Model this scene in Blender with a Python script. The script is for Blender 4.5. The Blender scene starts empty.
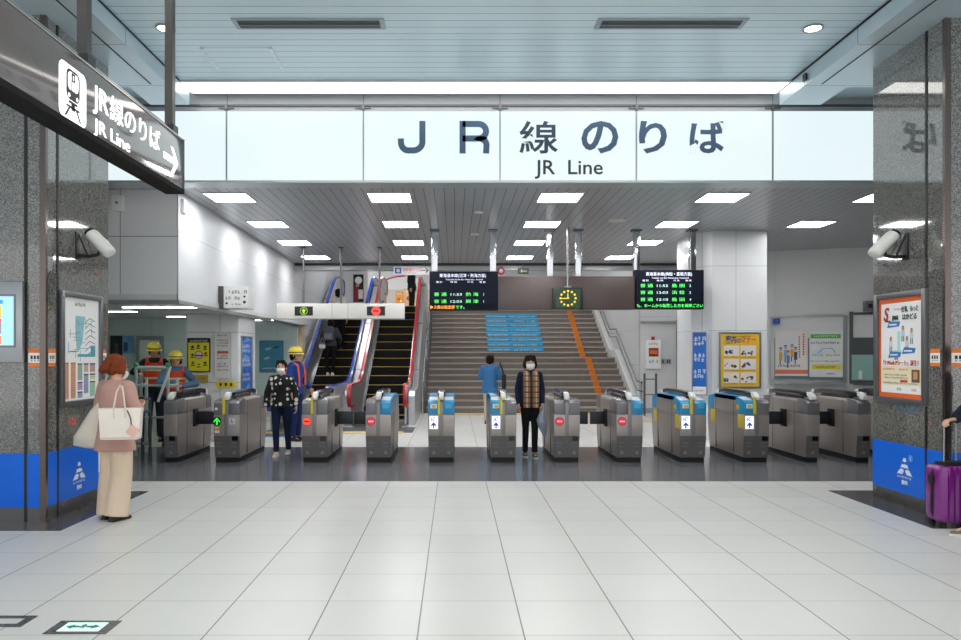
import bpy, bmesh, math, random
from math import pi, sin, cos, tan, radians, sqrt, atan2
from mathutils import Vector, Matrix
random.seed(7)
SC = bpy.context.scene
COL = SC.collection

# ------------------------------------------------------------------ camera, world, exposure
EYE = 1.58
F, VX, VY = 764.0, 454.5, 355.0
cd = bpy.data.cameras.new('camera'); cam = bpy.data.objects.new('camera', cd); COL.objects.link(cam)
cam.location = (0, 0, EYE); cam.rotation_euler = (pi/2, 0, 0)
cd.sensor_width = 36; cd.lens = F/961*36
cd.shift_x = (480.5-VX)/961; cd.shift_y = (VY-320)/961
cd.clip_start = .05; cd.clip_end = 200
SC.camera = cam
wd = bpy.data.worlds.new('world'); SC.world = wd; wd.use_nodes = True
bg = wd.node_tree.nodes['Background']
bg.inputs[0].default_value = (.97, .98, 1.0, 1); bg.inputs[1].default_value = 1.2
SC.view_settings.view_transform = 'Standard'; SC.view_settings.look = 'None'
SC.view_settings.gamma = 1.0; SC.view_settings.use_curve_mapping = False
SC.view_settings.exposure = 0.24
PANEL_E, BOX_E, COVE_E, DOWN_E, UP_E = 18.0, .80, 10.0, 12.0, 20.0

def W(px, py, Y):
    return Vector(((px-VX)*Y/F, Y, EYE+(VY-py)*Y/F))
def XA(px, Y): return (px-VX)*Y/F
def ZA(py, Y): return EYE+(VY-py)*Y/F

# ------------------------------------------------------------------ materials
MATS = {}
def lin(c):
    return tuple((v/12.92 if v <= .04045 else ((v+.055)/1.055)**2.4) for v in c)
def hexc(h):
    h = h.lstrip('#'); return lin(tuple(int(h[i:i+2], 16)/255 for i in (0, 2, 4)))
def base_mat(name):
    m = bpy.data.materials.new(name); m.use_nodes = True
    nt = m.node_tree; b = nt.nodes['Principled BSDF']
    return m, nt, b
def M(color, rough=.5, metal=0.0, spec=.5, var=.06, scale=6.0, coat=0.0, aniso=False, bump=0.0):
    """procedural paint or metal: a slight noise varies the colour and the gloss"""
    key = (color, rough, metal, spec, var, scale, coat, bump)
    if key in MATS: return MATS[key]
    m, nt, b = base_mat('surface_'+color.strip('#'))
    c = hexc(color); N = nt.nodes; L = nt.links
    tc = N.new('ShaderNodeTexCoord'); nz = N.new('ShaderNodeTexNoise'); nz.inputs['Scale'].default_value = scale; nz.inputs['Detail'].default_value = 4
    L.new(tc.outputs['Object'], nz.inputs['Vector'])
    mx = N.new('ShaderNodeMix'); mx.data_type = 'RGBA'
    mx.inputs[6].default_value = tuple(v*(1-var) for v in c)+(1,); mx.inputs[7].default_value = tuple(min(1, v*(1+var)) for v in c)+(1,)
    L.new(nz.outputs['Fac'], mx.inputs[0]); L.new(mx.outputs[2], b.inputs['Base Color'])
    b.inputs['Metallic'].default_value = metal; b.inputs['Specular IOR Level'].default_value = spec
    rr = N.new('ShaderNodeMapRange'); rr.inputs['To Min'].default_value = max(0, rough*.88); rr.inputs['To Max'].default_value = min(1, rough*1.12)
    L.new(nz.outputs['Fac'], rr.inputs['Value']); L.new(rr.outputs[0], b.inputs['Roughness'])
    if coat: b.inputs['Coat Weight'].default_value = coat; b.inputs['Coat Roughness'].default_value = .05
    if bump:
        bp = N.new('ShaderNodeBump'); bp.inputs['Strength'].default_value = bump; bp.inputs['Distance'].default_value = .01
        n2 = N.new('ShaderNodeTexNoise'); n2.inputs['Scale'].default_value = scale*6; L.new(tc.outputs['Object'], n2.inputs['Vector'])
        L.new(n2.outputs['Fac'], bp.inputs['Height']); L.new(bp.outputs[0], b.inputs['Normal'])
    MATS[key] = m; return m
def E(color, strength):
    key = ('e', color, strength)
    if key in MATS: return MATS[key]
    m, nt, b = base_mat('light_'+color.strip('#'))
    c = hexc(color)
    b.inputs['Base Color'].default_value = c+(1,); b.inputs['Emission Color'].default_value = c+(1,); b.inputs['Emission Strength'].default_value = strength
    MATS[key] = m; return m
def grid_factor(nt, ax, size, off, width):
    """1 on the joint lines of a grid along world axis ax"""
    N = nt.nodes; L = nt.links
    g = N.new('ShaderNodeNewGeometry'); s = N.new('ShaderNodeSeparateXYZ'); L.new(g.outputs['Position'], s.inputs[0])
    a = N.new('ShaderNodeMath'); a.operation = 'SUBTRACT'; L.new(s.outputs[ax], a.inputs[0]); a.inputs[1].default_value = off
    d = N.new('ShaderNodeMath'); d.operation = 'DIVIDE'; L.new(a.outputs[0], d.inputs[0]); d.inputs[1].default_value = size
    f = N.new('ShaderNodeMath'); f.operation = 'FRACT'; L.new(d.outputs[0], f.inputs[0])
    p = N.new('ShaderNodeMath'); p.operation = 'SUBTRACT'; L.new(f.outputs[0], p.inputs[0]); p.inputs[1].default_value = .5
    q = N.new('ShaderNodeMath'); q.operation = 'ABSOLUTE'; L.new(p.outputs[0], q.inputs[0])
    r = N.new('ShaderNodeMath'); r.operation = 'GREATER_THAN'; L.new(q.outputs[0], r.inputs[0]); r.inputs[1].default_value = .5-width/size/2
    fl = N.new('ShaderNodeMath'); fl.operation = 'FLOOR'; L.new(d.outputs[0], fl.inputs[0])
    return r.outputs[0], fl.outputs[0]
def grid_mat(name, color, line, axes, rough=.3, metal=0.0, spec=.5, tone=.03, noise=3.0, nvar=.05, bump=True, stretch=None):
    """panels, tiles or slats: axes = [(axis, size, offset, joint width, joint darkness)]"""
    m, nt, b = base_mat(name); N = nt.nodes; L = nt.links
    c = hexc(color); l = hexc(line)
    tc = N.new('ShaderNodeTexCoord'); nz = N.new('ShaderNodeTexNoise'); nz.inputs['Scale'].default_value = noise; nz.inputs['Detail'].default_value = 6
    src = tc.outputs['Object']
    if stretch:
        mp = N.new('ShaderNodeMapping'); mp.inputs['Scale'].default_value = stretch; L.new(src, mp.inputs[0]); src = mp.outputs[0]
    L.new(src, nz.inputs['Vector'])
    mx = N.new('ShaderNodeMix'); mx.data_type = 'RGBA'; mx.inputs[6].default_value = tuple(v*(1-nvar) for v in c)+(1,); mx.inputs[7].default_value = tuple(min(1, v*(1+nvar)) for v in c)+(1,)
    L.new(nz.outputs['Fac'], mx.inputs[0]); out = mx.outputs[2]
    ids = []
    fac = None
    for (ax, size, off, wd_, dark) in axes:
        r, fl = grid_factor(nt, ax, size, off, wd_); ids.append(fl)
        k = N.new('ShaderNodeMath'); k.operation = 'MULTIPLY'; L.new(r, k.inputs[0]); k.inputs[1].default_value = dark
        if fac is None: fac = k.outputs[0]
        else:
            q = N.new('ShaderNodeMath'); q.operation = 'MAXIMUM'; L.new(fac, q.inputs[0]); L.new(k.outputs[0], q.inputs[1]); fac = q.outputs[0]
    if tone:
        cb = N.new('ShaderNodeCombineXYZ')
        for i, s in enumerate(ids[:3]): L.new(s, cb.inputs[i])
        wn = N.new('ShaderNodeTexWhiteNoise'); L.new(cb.outputs[0], wn.inputs['Vector'])
        hv = N.new('ShaderNodeHueSaturation'); mr = N.new('ShaderNodeMapRange'); mr.inputs['To Min'].default_value = 1-tone; mr.inputs['To Max'].default_value = 1+tone
        L.new(wn.outputs['Value'], mr.inputs['Value']); L.new(mr.outputs[0], hv.inputs['Value']); L.new(out, hv.inputs['Color']); out = hv.outputs[0]
    m2 = N.new('ShaderNodeMix'); m2.data_type = 'RGBA'; L.new(fac, m2.inputs[0]); L.new(out, m2.inputs[6]); m2.inputs[7].default_value = l+(1,)
    L.new(m2.outputs[2], b.inputs['Base Color'])
    b.inputs['Roughness'].default_value = rough; b.inputs['Metallic'].default_value = metal; b.inputs['Specular IOR Level'].default_value = spec
    return m
def granite(name, dark, light, rough=.08, scale=75):
    m, nt, b = base_mat(name); N = nt.nodes; L = nt.links
    g = N.new('ShaderNodeNewGeometry')
    v = N.new('ShaderNodeTexVoronoi'); v.inputs['Scale'].default_value = scale; L.new(g.outputs['Position'], v.inputs['Vector'])
    n = N.new('ShaderNodeTexNoise'); n.inputs['Scale'].default_value = scale*.6; n.inputs['Detail'].default_value = 5; L.new(g.outputs['Position'], n.inputs['Vector'])
    s = N.new('ShaderNodeSeparateXYZ'); L.new(v.outputs['Color'], s.inputs[0])
    a = N.new('ShaderNodeMath'); a.operation = 'MULTIPLY'; L.new(s.outputs[0], a.inputs[0]); L.new(n.outputs['Fac'], a.inputs[1])
    cr = N.new('ShaderNodeValToRGB'); cr.color_ramp.elements[0].position = .05; cr.color_ramp.elements[0].color = hexc(dark)+(1,)
    cr.color_ramp.elements[1].position = .55; cr.color_ramp.elements[1].color = hexc(light)+(1,)
    L.new(a.outputs[0], cr.inputs[0]); L.new(cr.outputs[0], b.inputs['Base Color'])
    b.inputs['Roughness'].default_value = rough; b.inputs['Specular IOR Level'].default_value = .6
    return m

# ------------------------------------------------------------------ mesh builder
class MB:
    def __init__(s): s.v = []; s.f = []; s.mi = []; s.mats = []
    def mid(s, m):
        if m is None: return 0
        if m not in s.mats: s.mats.append(m)
        return s.mats.index(m)
    def add(s, vs, fs, m=None):
        o = len(s.v); k = s.mid(m); s.v += [tuple(p) for p in vs]
        for f in fs: s.f.append([i+o for i in f]); s.mi.append(k)
    def box(s, x0, x1, y0, y1, z0, z1, m=None):
        s.add([(x0,y0,z0),(x1,y0,z0),(x1,y1,z0),(x0,y1,z0),(x0,y0,z1),(x1,y0,z1),(x1,y1,z1),(x0,y1,z1)],
              [(0,3,2,1),(4,5,6,7),(0,1,5,4),(1,2,6,5),(2,3,7,6),(3,0,4,7)], m); return s
    def quad(s, a, b, c, d, m=None): s.add([a,b,c,d], [(0,1,2,3)], m); return s
    def prism(s, poly, axis, a, b, m=None):
        """poly of 2D points extruded along axis 0,1,2 from a to b"""
        def P(p, t):
            if axis == 0: return (t, p[0], p[1])
            if axis == 1: return (p[0], t, p[1])
            return (p[0], p[1], t)
        n = len(poly); vs = [P(p, a) for p in poly]+[P(p, b) for p in poly]
        fs = [tuple(range(n)), tuple(range(2*n-1, n-1, -1))]+[(i, n+i, n+(i+1) % n, (i+1) % n) for i in range(n)]
        s.add(vs, fs, m); return s
    def rings(s, rings, m=None, caps=True, closed=False):
        n = len(rings[0]); vs = [p for r in rings for p in r]; fs = []
        for k in range(len(rings)-1):
            for i in range(n):
                j = (i+1) % n; fs.append((k*n+i, k*n+j, (k+1)*n+j, (k+1)*n+i))
        if caps: fs.append(tuple(range(n-1, -1, -1))); fs.append(tuple(range((len(rings)-1)*n, len(rings)*n)))
        s.add(vs, fs, m); return s
    def tube(s, pts, r, n=10, m=None, rs=None):
        pts = [Vector(p) for p in pts]; R = []
        up = None
        for i, p in enumerate(pts):
            t = (pts[min(i+1, len(pts)-1)]-pts[max(i-1, 0)]).normalized()
            if up is None: up = Vector((0,0,1)) if abs(t.z) < .9 else Vector((0,1,0))
            a = t.cross(up).normalized(); up = a.cross(t).normalized()
            rr = rs[i] if rs else r
            R.append([p+a*cos(2*pi*k/n)*rr+up*sin(2*pi*k/n)*rr for k in range(n)])
        return s.rings(R, m)
    def cyl(s, c, r, z0, z1, n=20, m=None, r2=None):
        r2 = r if r2 is None else r2
        return s.rings([[(c[0]+cos(2*pi*k/n)*q, c[1]+sin(2*pi*k/n)*q, z) for k in range(n)] for q, z in ((r, z0), (r2, z1))], m)
    def disc(s, x, z, r, y0, y1, n=24, m=None):
        """disc facing -Y"""
        return s.prism([(x+r*cos(2*pi*k/n), z+r*sin(2*pi*k/n)) for k in range(n)], 1, y0, y1, m)
    def ball(s, c, r, m=None, n=14, k=9):
        c = Vector(c); r = Vector(r) if hasattr(r, '__len__') else Vector((r, r, r))
        vs = [c+Vector((0,0,r.z))]; fs = []
        for i in range(1, k):
            th = pi*i/k
            for j in range(n): ph = 2*pi*j/n; vs.append(c+Vector((r.x*sin(th)*cos(ph), r.y*sin(th)*sin(ph), r.z*cos(th))))
        vs.append(c-Vector((0,0,r.z)))
        for j in range(n): fs.append((0, 1+j, 1+(j+1) % n))
        for i in range(k-2):
            for j in range(n):
                a = 1+i*n+j; b_ = 1+i*n+(j+1) % n; fs.append((a, a+n, b_+n, b_))
        e = len(vs)-1; o = 1+(k-2)*n
        for j in range(n): fs.append((o+j, e, o+(j+1) % n))
        s.add(vs, fs, m); return s
    def xf(s, mat, start=0):
        s.v = s.v[:start]+[tuple(mat @ Vector(p)) for p in s.v[start:]]; return s
    def build(s, name, m=None, parent=None, bevel=0, smooth=False, loc=None, seg=2):
        me = bpy.data.meshes.new(name); me.from_pydata(s.v, [], s.f)
        if s.mats and m is None:
            for q in s.mats: me.materials.append(q)
            me.polygons.foreach_set('material_index', s.mi)
        elif m: me.materials.append(m)
        bm = bmesh.new(); bm.from_mesh(me); bmesh.ops.recalc_face_normals(bm, faces=bm.faces)
        if bevel:
            ed = [e for e in bm.edges if len(e.link_faces) == 2 and e.calc_face_angle(0) > .6]
            bmesh.ops.bevel(bm, geom=ed, offset=bevel, segments=seg, affect='EDGES', profile=.6, clamp_overlap=True)
        bm.to_mesh(me); bm.free()
        if smooth or bevel:
            for p in me.polygons: p.use_smooth = True
            if hasattr(me, 'set_sharp_from_angle'): me.set_sharp_from_angle(angle=radians(60 if smooth else 35))
        o = bpy.data.objects.new(name, me); COL.objects.link(o)
        if parent is not None: o.parent = parent
        if loc is not None: o.location = loc
        return o
def tag(o, label=None, cat=None, group=None, kind=None):
    if label: o['label'] = label
    if cat: o['category'] = cat
    if group: o['group'] = group
    if kind: o['kind'] = kind
    return o
def thing(name, label, cat, loc=(0,0,0), rotz=0, group=None):
    o = bpy.data.objects.new(name, None); COL.objects.link(o); o.empty_display_size = .1
    o.location = loc; o.rotation_euler = (0, 0, rotz)
    return tag(o, label, cat, group)
def struct(name, mb, m=None, **k):
    o = mb.build(name, m, **k); o['kind'] = 'structure'; return o
def dup(root, loc=None, rotz=None, label=None):
    def cp(o, par):
        c = o.copy(); COL.objects.link(c)
        if par is not None: c.parent = par
        for ch in list(o.children): cp(ch, c)
        return c
    r = cp(root, None)
    if loc is not None: r.location = loc
    if rotz is not None: r.rotation_euler = (0, 0, rotz)
    if label: r['label'] = label
    return r
def text(s, size, m, parent, x=0, z=0, y=0, align='LEFT', bold=0.0, name='lettering', width=None, depth=.002, squeeze=1.0, shear=0):
    """lettering in the local XZ plane facing -Y, real extruded glyphs; size = height of a capital or kanji"""
    cu = bpy.data.curves.new(name, 'FONT'); cu.body = s; cu.size = size*1.15; cu.align_x = 'LEFT'; cu.extrude = depth; cu.offset = bold*size; cu.shear = shear
    cu.resolution_u = 3
    t = bpy.data.objects.new('t', cu); COL.objects.link(t)
    dg = bpy.context.evaluated_depsgraph_get(); me = bpy.data.meshes.new_from_object(t.evaluated_get(dg))
    bpy.data.objects.remove(t); bpy.data.curves.remove(cu)
    xs = [v.co.x for v in me.vertices]; ys = [v.co.y for v in me.vertices]
    if not xs: return None
    w0, w1 = min(xs), max(xs); sx = squeeze
    if width: sx = width/(w1-w0)
    W_ = (w1-w0)*sx
    ox = {'LEFT': 0, 'CENTER': -W_/2, 'RIGHT': -W_}[align]
    for v in me.vertices:
        cx, cy, cz = v.co
        v.co = ((cx-w0)*sx+ox+x, y-cz, cy+z)
    me.materials.clear(); me.materials.append(m)
    me.name = name
    o = bpy.data.objects.new(name, me); COL.objects.link(o); o.parent = parent
    return o
def panel_print(parent, items, name='print', m=None):
    """flat print on a sheet: (x0, x1, z0, z1, colour, layer) rectangles or ('d', x, z, r, colour, layer) discs or ('p', pts, colour, layer), facing -Y"""
    mb = MB()
    for it in items:
        if it[0] == 'd': _, x, z, r, c, ly = it; mb.disc(x, z, r, -.0008*ly, 0, 16, c)
        elif it[0] == 'p': _, pts, c, ly = it; mb.prism(pts, 1, -.0008*ly, 0, c)
        else: x0, x1, z0, z1, c, ly = it; mb.box(x0, x1, -.0008*ly, 0, z0, z1, c)
    return mb.build(name, None, parent)
def lines_of_marks(x0, x1, z, h, c, ly=3, density=.75, seed=1):
    """a line of unreadable small print"""
    r = random.Random(seed); out = []; x = x0
    while x < x1-h*.6:
        w = h*r.uniform(.55, .95)
        if r.random() < density:
            k = r.random()
            if k < .4: out += [(x, x+w, z+h*.42, z+h*.6, c, ly), (x+w*.35, x+w*.6, z, z+h, c, ly), (x, x+w*.95, z, z+h*.16, c, ly)]
            elif k < .7: out += [(x, x+w*.2, z, z+h, c, ly), (x+w*.75, x+w*.95, z, z+h, c, ly), (x, x+w*.95, z+h*.8, z+h, c, ly), (x, x+w*.95, z+h*.35, z+h*.5, c, ly)]
            else: out += [(x, x+w*.9, z+h*.82, z+h, c, ly), (x, x+w*.9, z+h*.4, z+h*.55, c, ly), (x+w*.4, x+w*.58, z, z+h, c, ly)]
        x += h*1.02
    return out

WHITE = M('#e9ebec', .35); STEEL = M('#b4b6b8', .24, 1.0, var=.1, scale=3); STEELD = M('#8b8c8f', .3, .9, var=.1); CHROME = M('#d5d7da', .12, 1.0)
BLACK = M('#141416', .35); BLACKR = M('#101012', .6); BLUE = M('#0a62cf', .35); YEL = M('#e8cf1c', .4); DARKF = M('#2a2726', .3)
INK = M('#20242c', .5); INKN = M('#14181f', .5)

# ------------------------------------------------------------------ floor
HC, HU, HS = 3.86, 4.98, 4.79           # gate-line ceiling, hall ceiling, side soffits
YB = 10.0                                # face of the sign box
YE = 19.1                                # end of gate-line ceiling
T = .6
GX, GY = -.208, 4.309
tile = grid_mat('white_floor_tile', '#d6d5d1', '#66655f', [(0, T, GX, .009, .9), (1, T, GY, .0075,   .55)], rough=.33, spec=.5, tone=.025, noise=1.3, nvar=.05)
darktile = grid_mat('dark_floor_tile', '#6f7075', '#48494c', [(0, T, GX, .006, .6), (1, T, GY, .006, .4)], rough=.16, spec=.6, tone=.04, noise=2, nvar=.08)
border = granite('dark_floor_border', '#3f3f41', '#66666a', .18, 120)
f = MB(); f.box(-14, 14, -8, 40, -.3, 0, tile)
struct('floor', f)
f = MB(); f.box(-12, 12, 9.56, 13.1, 0, .002); struct('trim_1', f, darktile)
f = MB(); f.box(-9, -3.54, 6.86, 8.85, 0, .003); struct('trim_2', f, border)
f = MB(); f.box(4.35, 10, 6.95, 8.9, 0, .003); struct('trim_3', f, border)

# ------------------------------------------------------------------ hall ceiling, slatted, with soffit beams
slatU = grid_mat('hall_ceiling_slats', '#cfe2e8', '#65787f', [(1, .158, 7.45, .012, .75)], rough=.32, metal=.25, tone=.015, noise=1)
slatL = grid_mat('gate_ceiling_slats', '#b0b3b8', '#34363a', [(0, .1425, 0, .012, .85)], rough=.35, metal=.3, tone=.03, noise=1, nvar=.04)
soff = grid_mat('soffit_panels', '#bccdd6', '#39444c', [(1, 1.2, 7.9, .012, .8)], rough=.3, metal=.3, tone=.02, noise=1)
f = MB(); f.box(-3.4, 4.17, -8, 9.99, HU, HU+.1); struct('ceiling_hall', f, slatU)
f = MB()
f.box(-14, -3.4, -8, 9.15, HS, HS+.5); f.box(-3.9, -3.4, 9.15, 9.8, HS, HS+.5); f.box(-14, -3.9, 9.15, 9.99, HU-.04, HU+.1)
struct('ceiling_left_soffit', f, soff)
f = MB()
f.box(4.17, 14, -8, 9.15, HS, HS+.5); f.box(4.17, 4.7, 9.15, 9.8, HS, HS+.5); f.box(4.7, 14, 9.15, 9.99, HU-.04, HU+.1)
struct('ceiling_right_soffit', f, soff)
blk = M('#15181a', .6)
f = MB(); f.box(-3.605, -3.59, 2, 9.05, HS-.004, HS+.01); f.box(-3.41, -3.395, -2, 9.8, HU-.02, HU+.01); struct('trim_4', f, blk)
f = MB(); f.box(4.345, 4.36, 2, 9.05, HS-.004, HS+.01); f.box(4.16, 4.175, -2, 9.8, HU-.02, HU+.01); struct('trim_5', f, blk)
# gate-line ceiling
f = MB(); f.box(-14, 14, YB+.3, YE, HC, HC+.12); struct('ceiling_gates', f, slatL)
f = MB(); f.box(-12, 12, YE, YE+.25, HC-.16, HC+.12); struct('trim_6', f, M('#b9bcbe', .35, .3))
f = MB(); f.box(-4.0, 12, YE-.12, YE, HC-.05, HC); struct('trim_7', f, M('#3a3c3f', .4, .3))

# ------------------------------------------------------------------ sign box face (lit)
metal_fas = grid_mat('fascia_metal', '#b2b4b8', '#55585c', [(0, 1.785, -1.19+.0, .012, .8)], rough=.6, metal=.0, tone=.02)
f = MB(); f.box(-12, 12, YB, YB+.3, 4.78, HU+.1); struct('trim_8', f, metal_fas)
f = MB(); f.box(-12, 12, YB-.02, YB+.0, 4.83, 4.855); struct('trim_9', f, M('#5c5f63', .4, .5))
boxx = [XA(p, YB) for p in (-46, 90, 227, 363.5, 500, 636, 772, 908, 1044)]
def lit_mat():
    m, nt, b = base_mat('lit_sign_face'); N = nt.nodes; L = nt.links
    g = N.new('ShaderNodeNewGeometry'); s = N.new('ShaderNodeSeparateXYZ'); L.new(g.outputs['Position'], s.inputs[0])
    nz = N.new('ShaderNodeTexNoise'); nz.inputs['Scale'].default_value = .8; L.new(g.outputs['Position'], nz.inputs['Vector'])
    cr = N.new('ShaderNodeMix'); cr.data_type = 'RGBA'; cr.inputs[6].default_value = (.76, .93, .98, 1); cr.inputs[7].default_value = (.93, .99, 1.0, 1)
    L.new(nz.outputs['Fac'], cr.inputs[0])
    L.new(cr.outputs[2], b.inputs['Emission Color']); b.inputs['Emission Strength'].default_value = BOX_E
    b.inputs['Base Color'].default_value = (.07, .08, .08, 1); b.inputs['Roughness'].default_value = .25
    return m
LIT = lit_mat()
sg = thing('overhead_sign', 'long backlit white sign box across the hall reading JR Line in big dark letters', 'sign', (0, YB, HC))
for i in range(len(boxx)-1):
    MB().box(boxx[i]+.012, boxx[i+1]-.012, -.02, .28, .0, .905).build('light_panel', LIT, sg)
for x in boxx[1:-1]:
    m_ = MB(); m_.box(x-.009, x+.009, -.03, .27, 0, .91); m_.build('mullion', M('#9ea6a8', .3, .6), sg)
    m_ = MB(); m_.box(x-.10, x+.10, -.04, -.02, .935, .955); m_.box(x-.02, x+.02, -.05, -.02, .915, .99); m_.build('bracket', M('#6d7073', .4, .6), sg)
MB().box(-12, 12, -.03, .29, -.03, .0).build('bottom_rail', M('#b4bcc0', .3, .6), sg)
MB().box(-12, 12, -.03, .0, .905, .92).build('top_rail', M('#a4abae', .3, .6), sg)
NAVY = M('#425c78', .5)
def stroke_letter(parent, loops, m, y=-.024, d=.004, name='lettering'):
    """flat letter built of strokes: [(points, width)] with mitred joins"""
    mb = MB()
    for pts, w in loops:
        pts = [Vector((p[0], p[1])) for p in pts]; L_, R_ = [], []
        for i, p in enumerate(pts):
            a = (pts[i]-pts[i-1]).normalized() if i else (pts[1]-pts[0]).normalized()
            b = (pts[i+1]-pts[i]).normalized() if i < len(pts)-1 else a
            t = (a+b).normalized(); nrm = Vector((-t.y, t.x)); k = w/2/max(.4, nrm.dot(Vector((-a.y, a.x))))
            L_.append(p+nrm*k); R_.append(p-nrm*k)
        for i in range(len(pts)-1):
            q = [L_[i], L_[i+1], R_[i+1], R_[i]]
            mb.prism([tuple(v) for v in q], 1, y-d, y, m)
    return mb.build(name, None, parent)
def arc(cx, cz, rx, rz, a0, a1, n=10):
    return [(cx+rx*cos(radians(a0+(a1-a0)*i/n)), cz+rz*sin(radians(a0+(a1-a0)*i/n))) for i in range(n+1)]
def big_px(px): return XA(px, YB)
u = YB/F
zt, zb = ZA(121.5, YB)-HC, ZA(154, YB)-HC; hh = zt-zb
wj = 6.1*u
xj0, xj1 = XA(398, YB), XA(425.5, YB)
r_ = 9*u
stroke_letter(sg, [([(xj1-wj/2, zt)]+arc(xj1-wj/2-r_, zb+wj/2+r_*.95, r_, r_*.95, 0, -90, 8)+arc(xj0+wj/2+r_*.8, zb+wj/2+r_*.95, r_*.8, r_*.95, -90, -180, 8)+[(xj0+wj/2, zb+15*u)], wj)], M('#425c78', .5))
xr0, xr1 = XA(459.5, YB), XA(489, YB); rr_ = 7.4*u
ztm = zt-wj/2; zm = zt-wj/2-14.5*u; xc_ = xr1-wj/2-rr_
stroke_letter(sg, [([(xr0+wj/2, zb), (xr0+wj/2, zt)], wj), ([(xr0+wj*.5, ztm)]+arc(xc_, (ztm+zm)/2, rr_, (ztm-zm)/2, 90, -90, 12)+[(xr0+wj*.5, zm)], wj),
    ([(xc_+2*u, zm)]+arc(xc_+.5*u, zm-rr_*.9, rr_, rr_*.9, 80, 0, 5)+[(xr1-wj*.5, zb)], wj)], M('#425c78', .5))
for ch, px, x_w in (('線', 538.5, 38.5), ('の', 599.5, 37), ('り', 652.5, 28), ('ば', 707, 36)):
    tx = text(ch, .43, M('#2f4154' if ch == '線' else '#425c78', .5), sg, 0, 0, -.024, 'CENTER', .014 if ch == '線' else .03, width=x_w*YB/F)
    zs = [v.co.z for v in tx.data.vertices]; z0, z1 = min(zs), max(zs)
    for v in tx.data.vertices:
        v.co.z = zb+(v.co.z-z0)/(z1-z0)*hh; v.co.x += XA(px, YB)
text('JR  Line', .23, M('#30363f', .5), sg, XA(568.5, YB), ZA(174.5, YB)-HC, -.024, 'CENTER', .012, width=68*YB/F)

# line lights across the hall ceiling (the nearest one to the sign box shows in the photo)
def line_light(y, lab, w=.42, st=None):
    t = thing('line_light', lab, 'ceiling light', (.385, y, HU-.015), 0, 'line lights across the hall ceiling')
    MB().box(-3.78, 3.78, -w/2, w/2, 0, .012).build('diffuser', E('#fffdf8', st or COVE_E), t)
    MB().box(-3.785, 3.785, -w/2-.03, -w/2, -.01, .012).box(-3.785, 3.785, w/2, w/2+.03, -.01, .012).build('housing', M('#c7ccce', .3, .5), t)
    return t
line_light(9.66, 'long white line light in the hall ceiling right in front of the backlit sign', .40, 2.6)
for y in (5.22, 1.6, -2): line_light(y, 'long white line light in the hall ceiling nearer than the air vents')

# air vents, access hatch, downlights
def ceiling_vent(x0, x1, lab):
    t = thing('ceiling_vent', lab, 'air vent', ((x0+x1)/2, 7.83, HU), 0, 'slot vents in the hall ceiling'); w = (x1-x0)/2
    MB().box(-w, w, -.12, .12, -.012, 0).build('frame', M('#9aa5a9', .35, .5), t)
    s_ = MB(); s_.box(-w+.05, w-.05, -.085, .085, -.016, -.012); s_.build('slot', M('#3c4347', .5), t)
    MB().box(-w+.05, w-.05, -.01, .01, -.024, -.015).build('blade', M('#6f787c', .4, .5), t)
ceiling_vent(XA(234, 7.83), XA(385, 7.83), 'long slot air vent in the slatted ceiling, above the left half of the sign')
ceiling_vent(XA(596, 7.83), XA(745, 7.83), 'long slot air vent in the slatted ceiling, above the right half of the sign')
t = thing('access_hatch', 'square access hatch with bright side rims in the hall ceiling', 'access hatch', (-2.42, 8.76, HU))
MB().box(-.38, .38, -.31, .31, -.005, 0).build('panel', slatU, t)
for x_ in (-.38, .38): MB().box(x_-.02, x_+.02, -.31, .31, -.012, 0).build('rim', M('#dfe9ec', .3), t)
for px, lab in ((813, 'round downlight in the hall ceiling near the right soffit'), (165.5, 'round downlight in the hall ceiling behind the hanging sign post')):
    t = thing('downlight', lab, 'ceiling light', (XA(px, 7.94), 7.94, HU), 0, 'round downlights in the hall ceiling')
    a = MB(); n = 24
    a.rings([[(cos(2*pi*k/n)*r, sin(2*pi*k/n)*r, z) for k in range(n)] for r, z in ((.1, 0), (.105, -.012), (.082, -.012), (.078, 0))], caps=False); a.build('trim_ring', M('#8d9a9e', .3, .5), t)
    MB().cyl((0, 0), .08, -.008, -.001, 24).build('lamp', E('#fff0dc', DOWN_E), t)
t = thing('sprinkler_box', 'small dark sensor with white slot on the right soffit edge', 'sensor', (4.16, 9.05, 4.86))
MB().box(-.02, 0, -.04, .04, -.03, .05).build('body', BLACK, t)

# ------------------------------------------------------------------ recessed square lights in the gate-line ceiling
def panel_light(x, y, lab, par=None):
    t = thing('ceiling_light', lab, 'ceiling light', (x, y, HC), 0, 'square recessed lights in the gate hall ceiling')
    MB().box(-.29, .29, -.305, .305, -.006, 0).build('diffuser', E('#ffffff', PANEL_E), t)
    a = MB(); a.box(-.315, -.29, -.33, .33, -.012, 0); a.box(.29, .315, -.33, .33, -.012, 0); a.box(-.29, .29, -.33, -.305, -.012, 0); a.box(-.29, .29, .305, .33, -.012, 0)
    for k in range(1, 3): a.box(-.29+.58*k/3-.006, -.29+.58*k/3+.006, -.305, .305, -.012, -.006)
    a.build('frame', M('#b9bdc0', .3, .4), t); return t
rowsX = [(-3.24, 'far left'), (-.93, 'second'), (1.52, 'third'), (3.86, 'fourth'), (6.2, 'far right')]
rowsY = [(11.05, 'nearest the sign'), (13.3, 'second from the sign'), (15.5, 'third from the sign'), (17.85, 'deepest')]
l0 = None
for x, a in rowsX:
    for y, b_ in rowsY:
        lab = 'square ceiling light in the %s row from the left, %s' % (a.replace('far left', 'first').replace('far right', 'fifth'), b_)
        if l0 is None: l0 = panel_light(x, y, lab)
        elif not (x > 6 and y > 15): dup(l0, (x, y, HC), None, lab)
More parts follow.
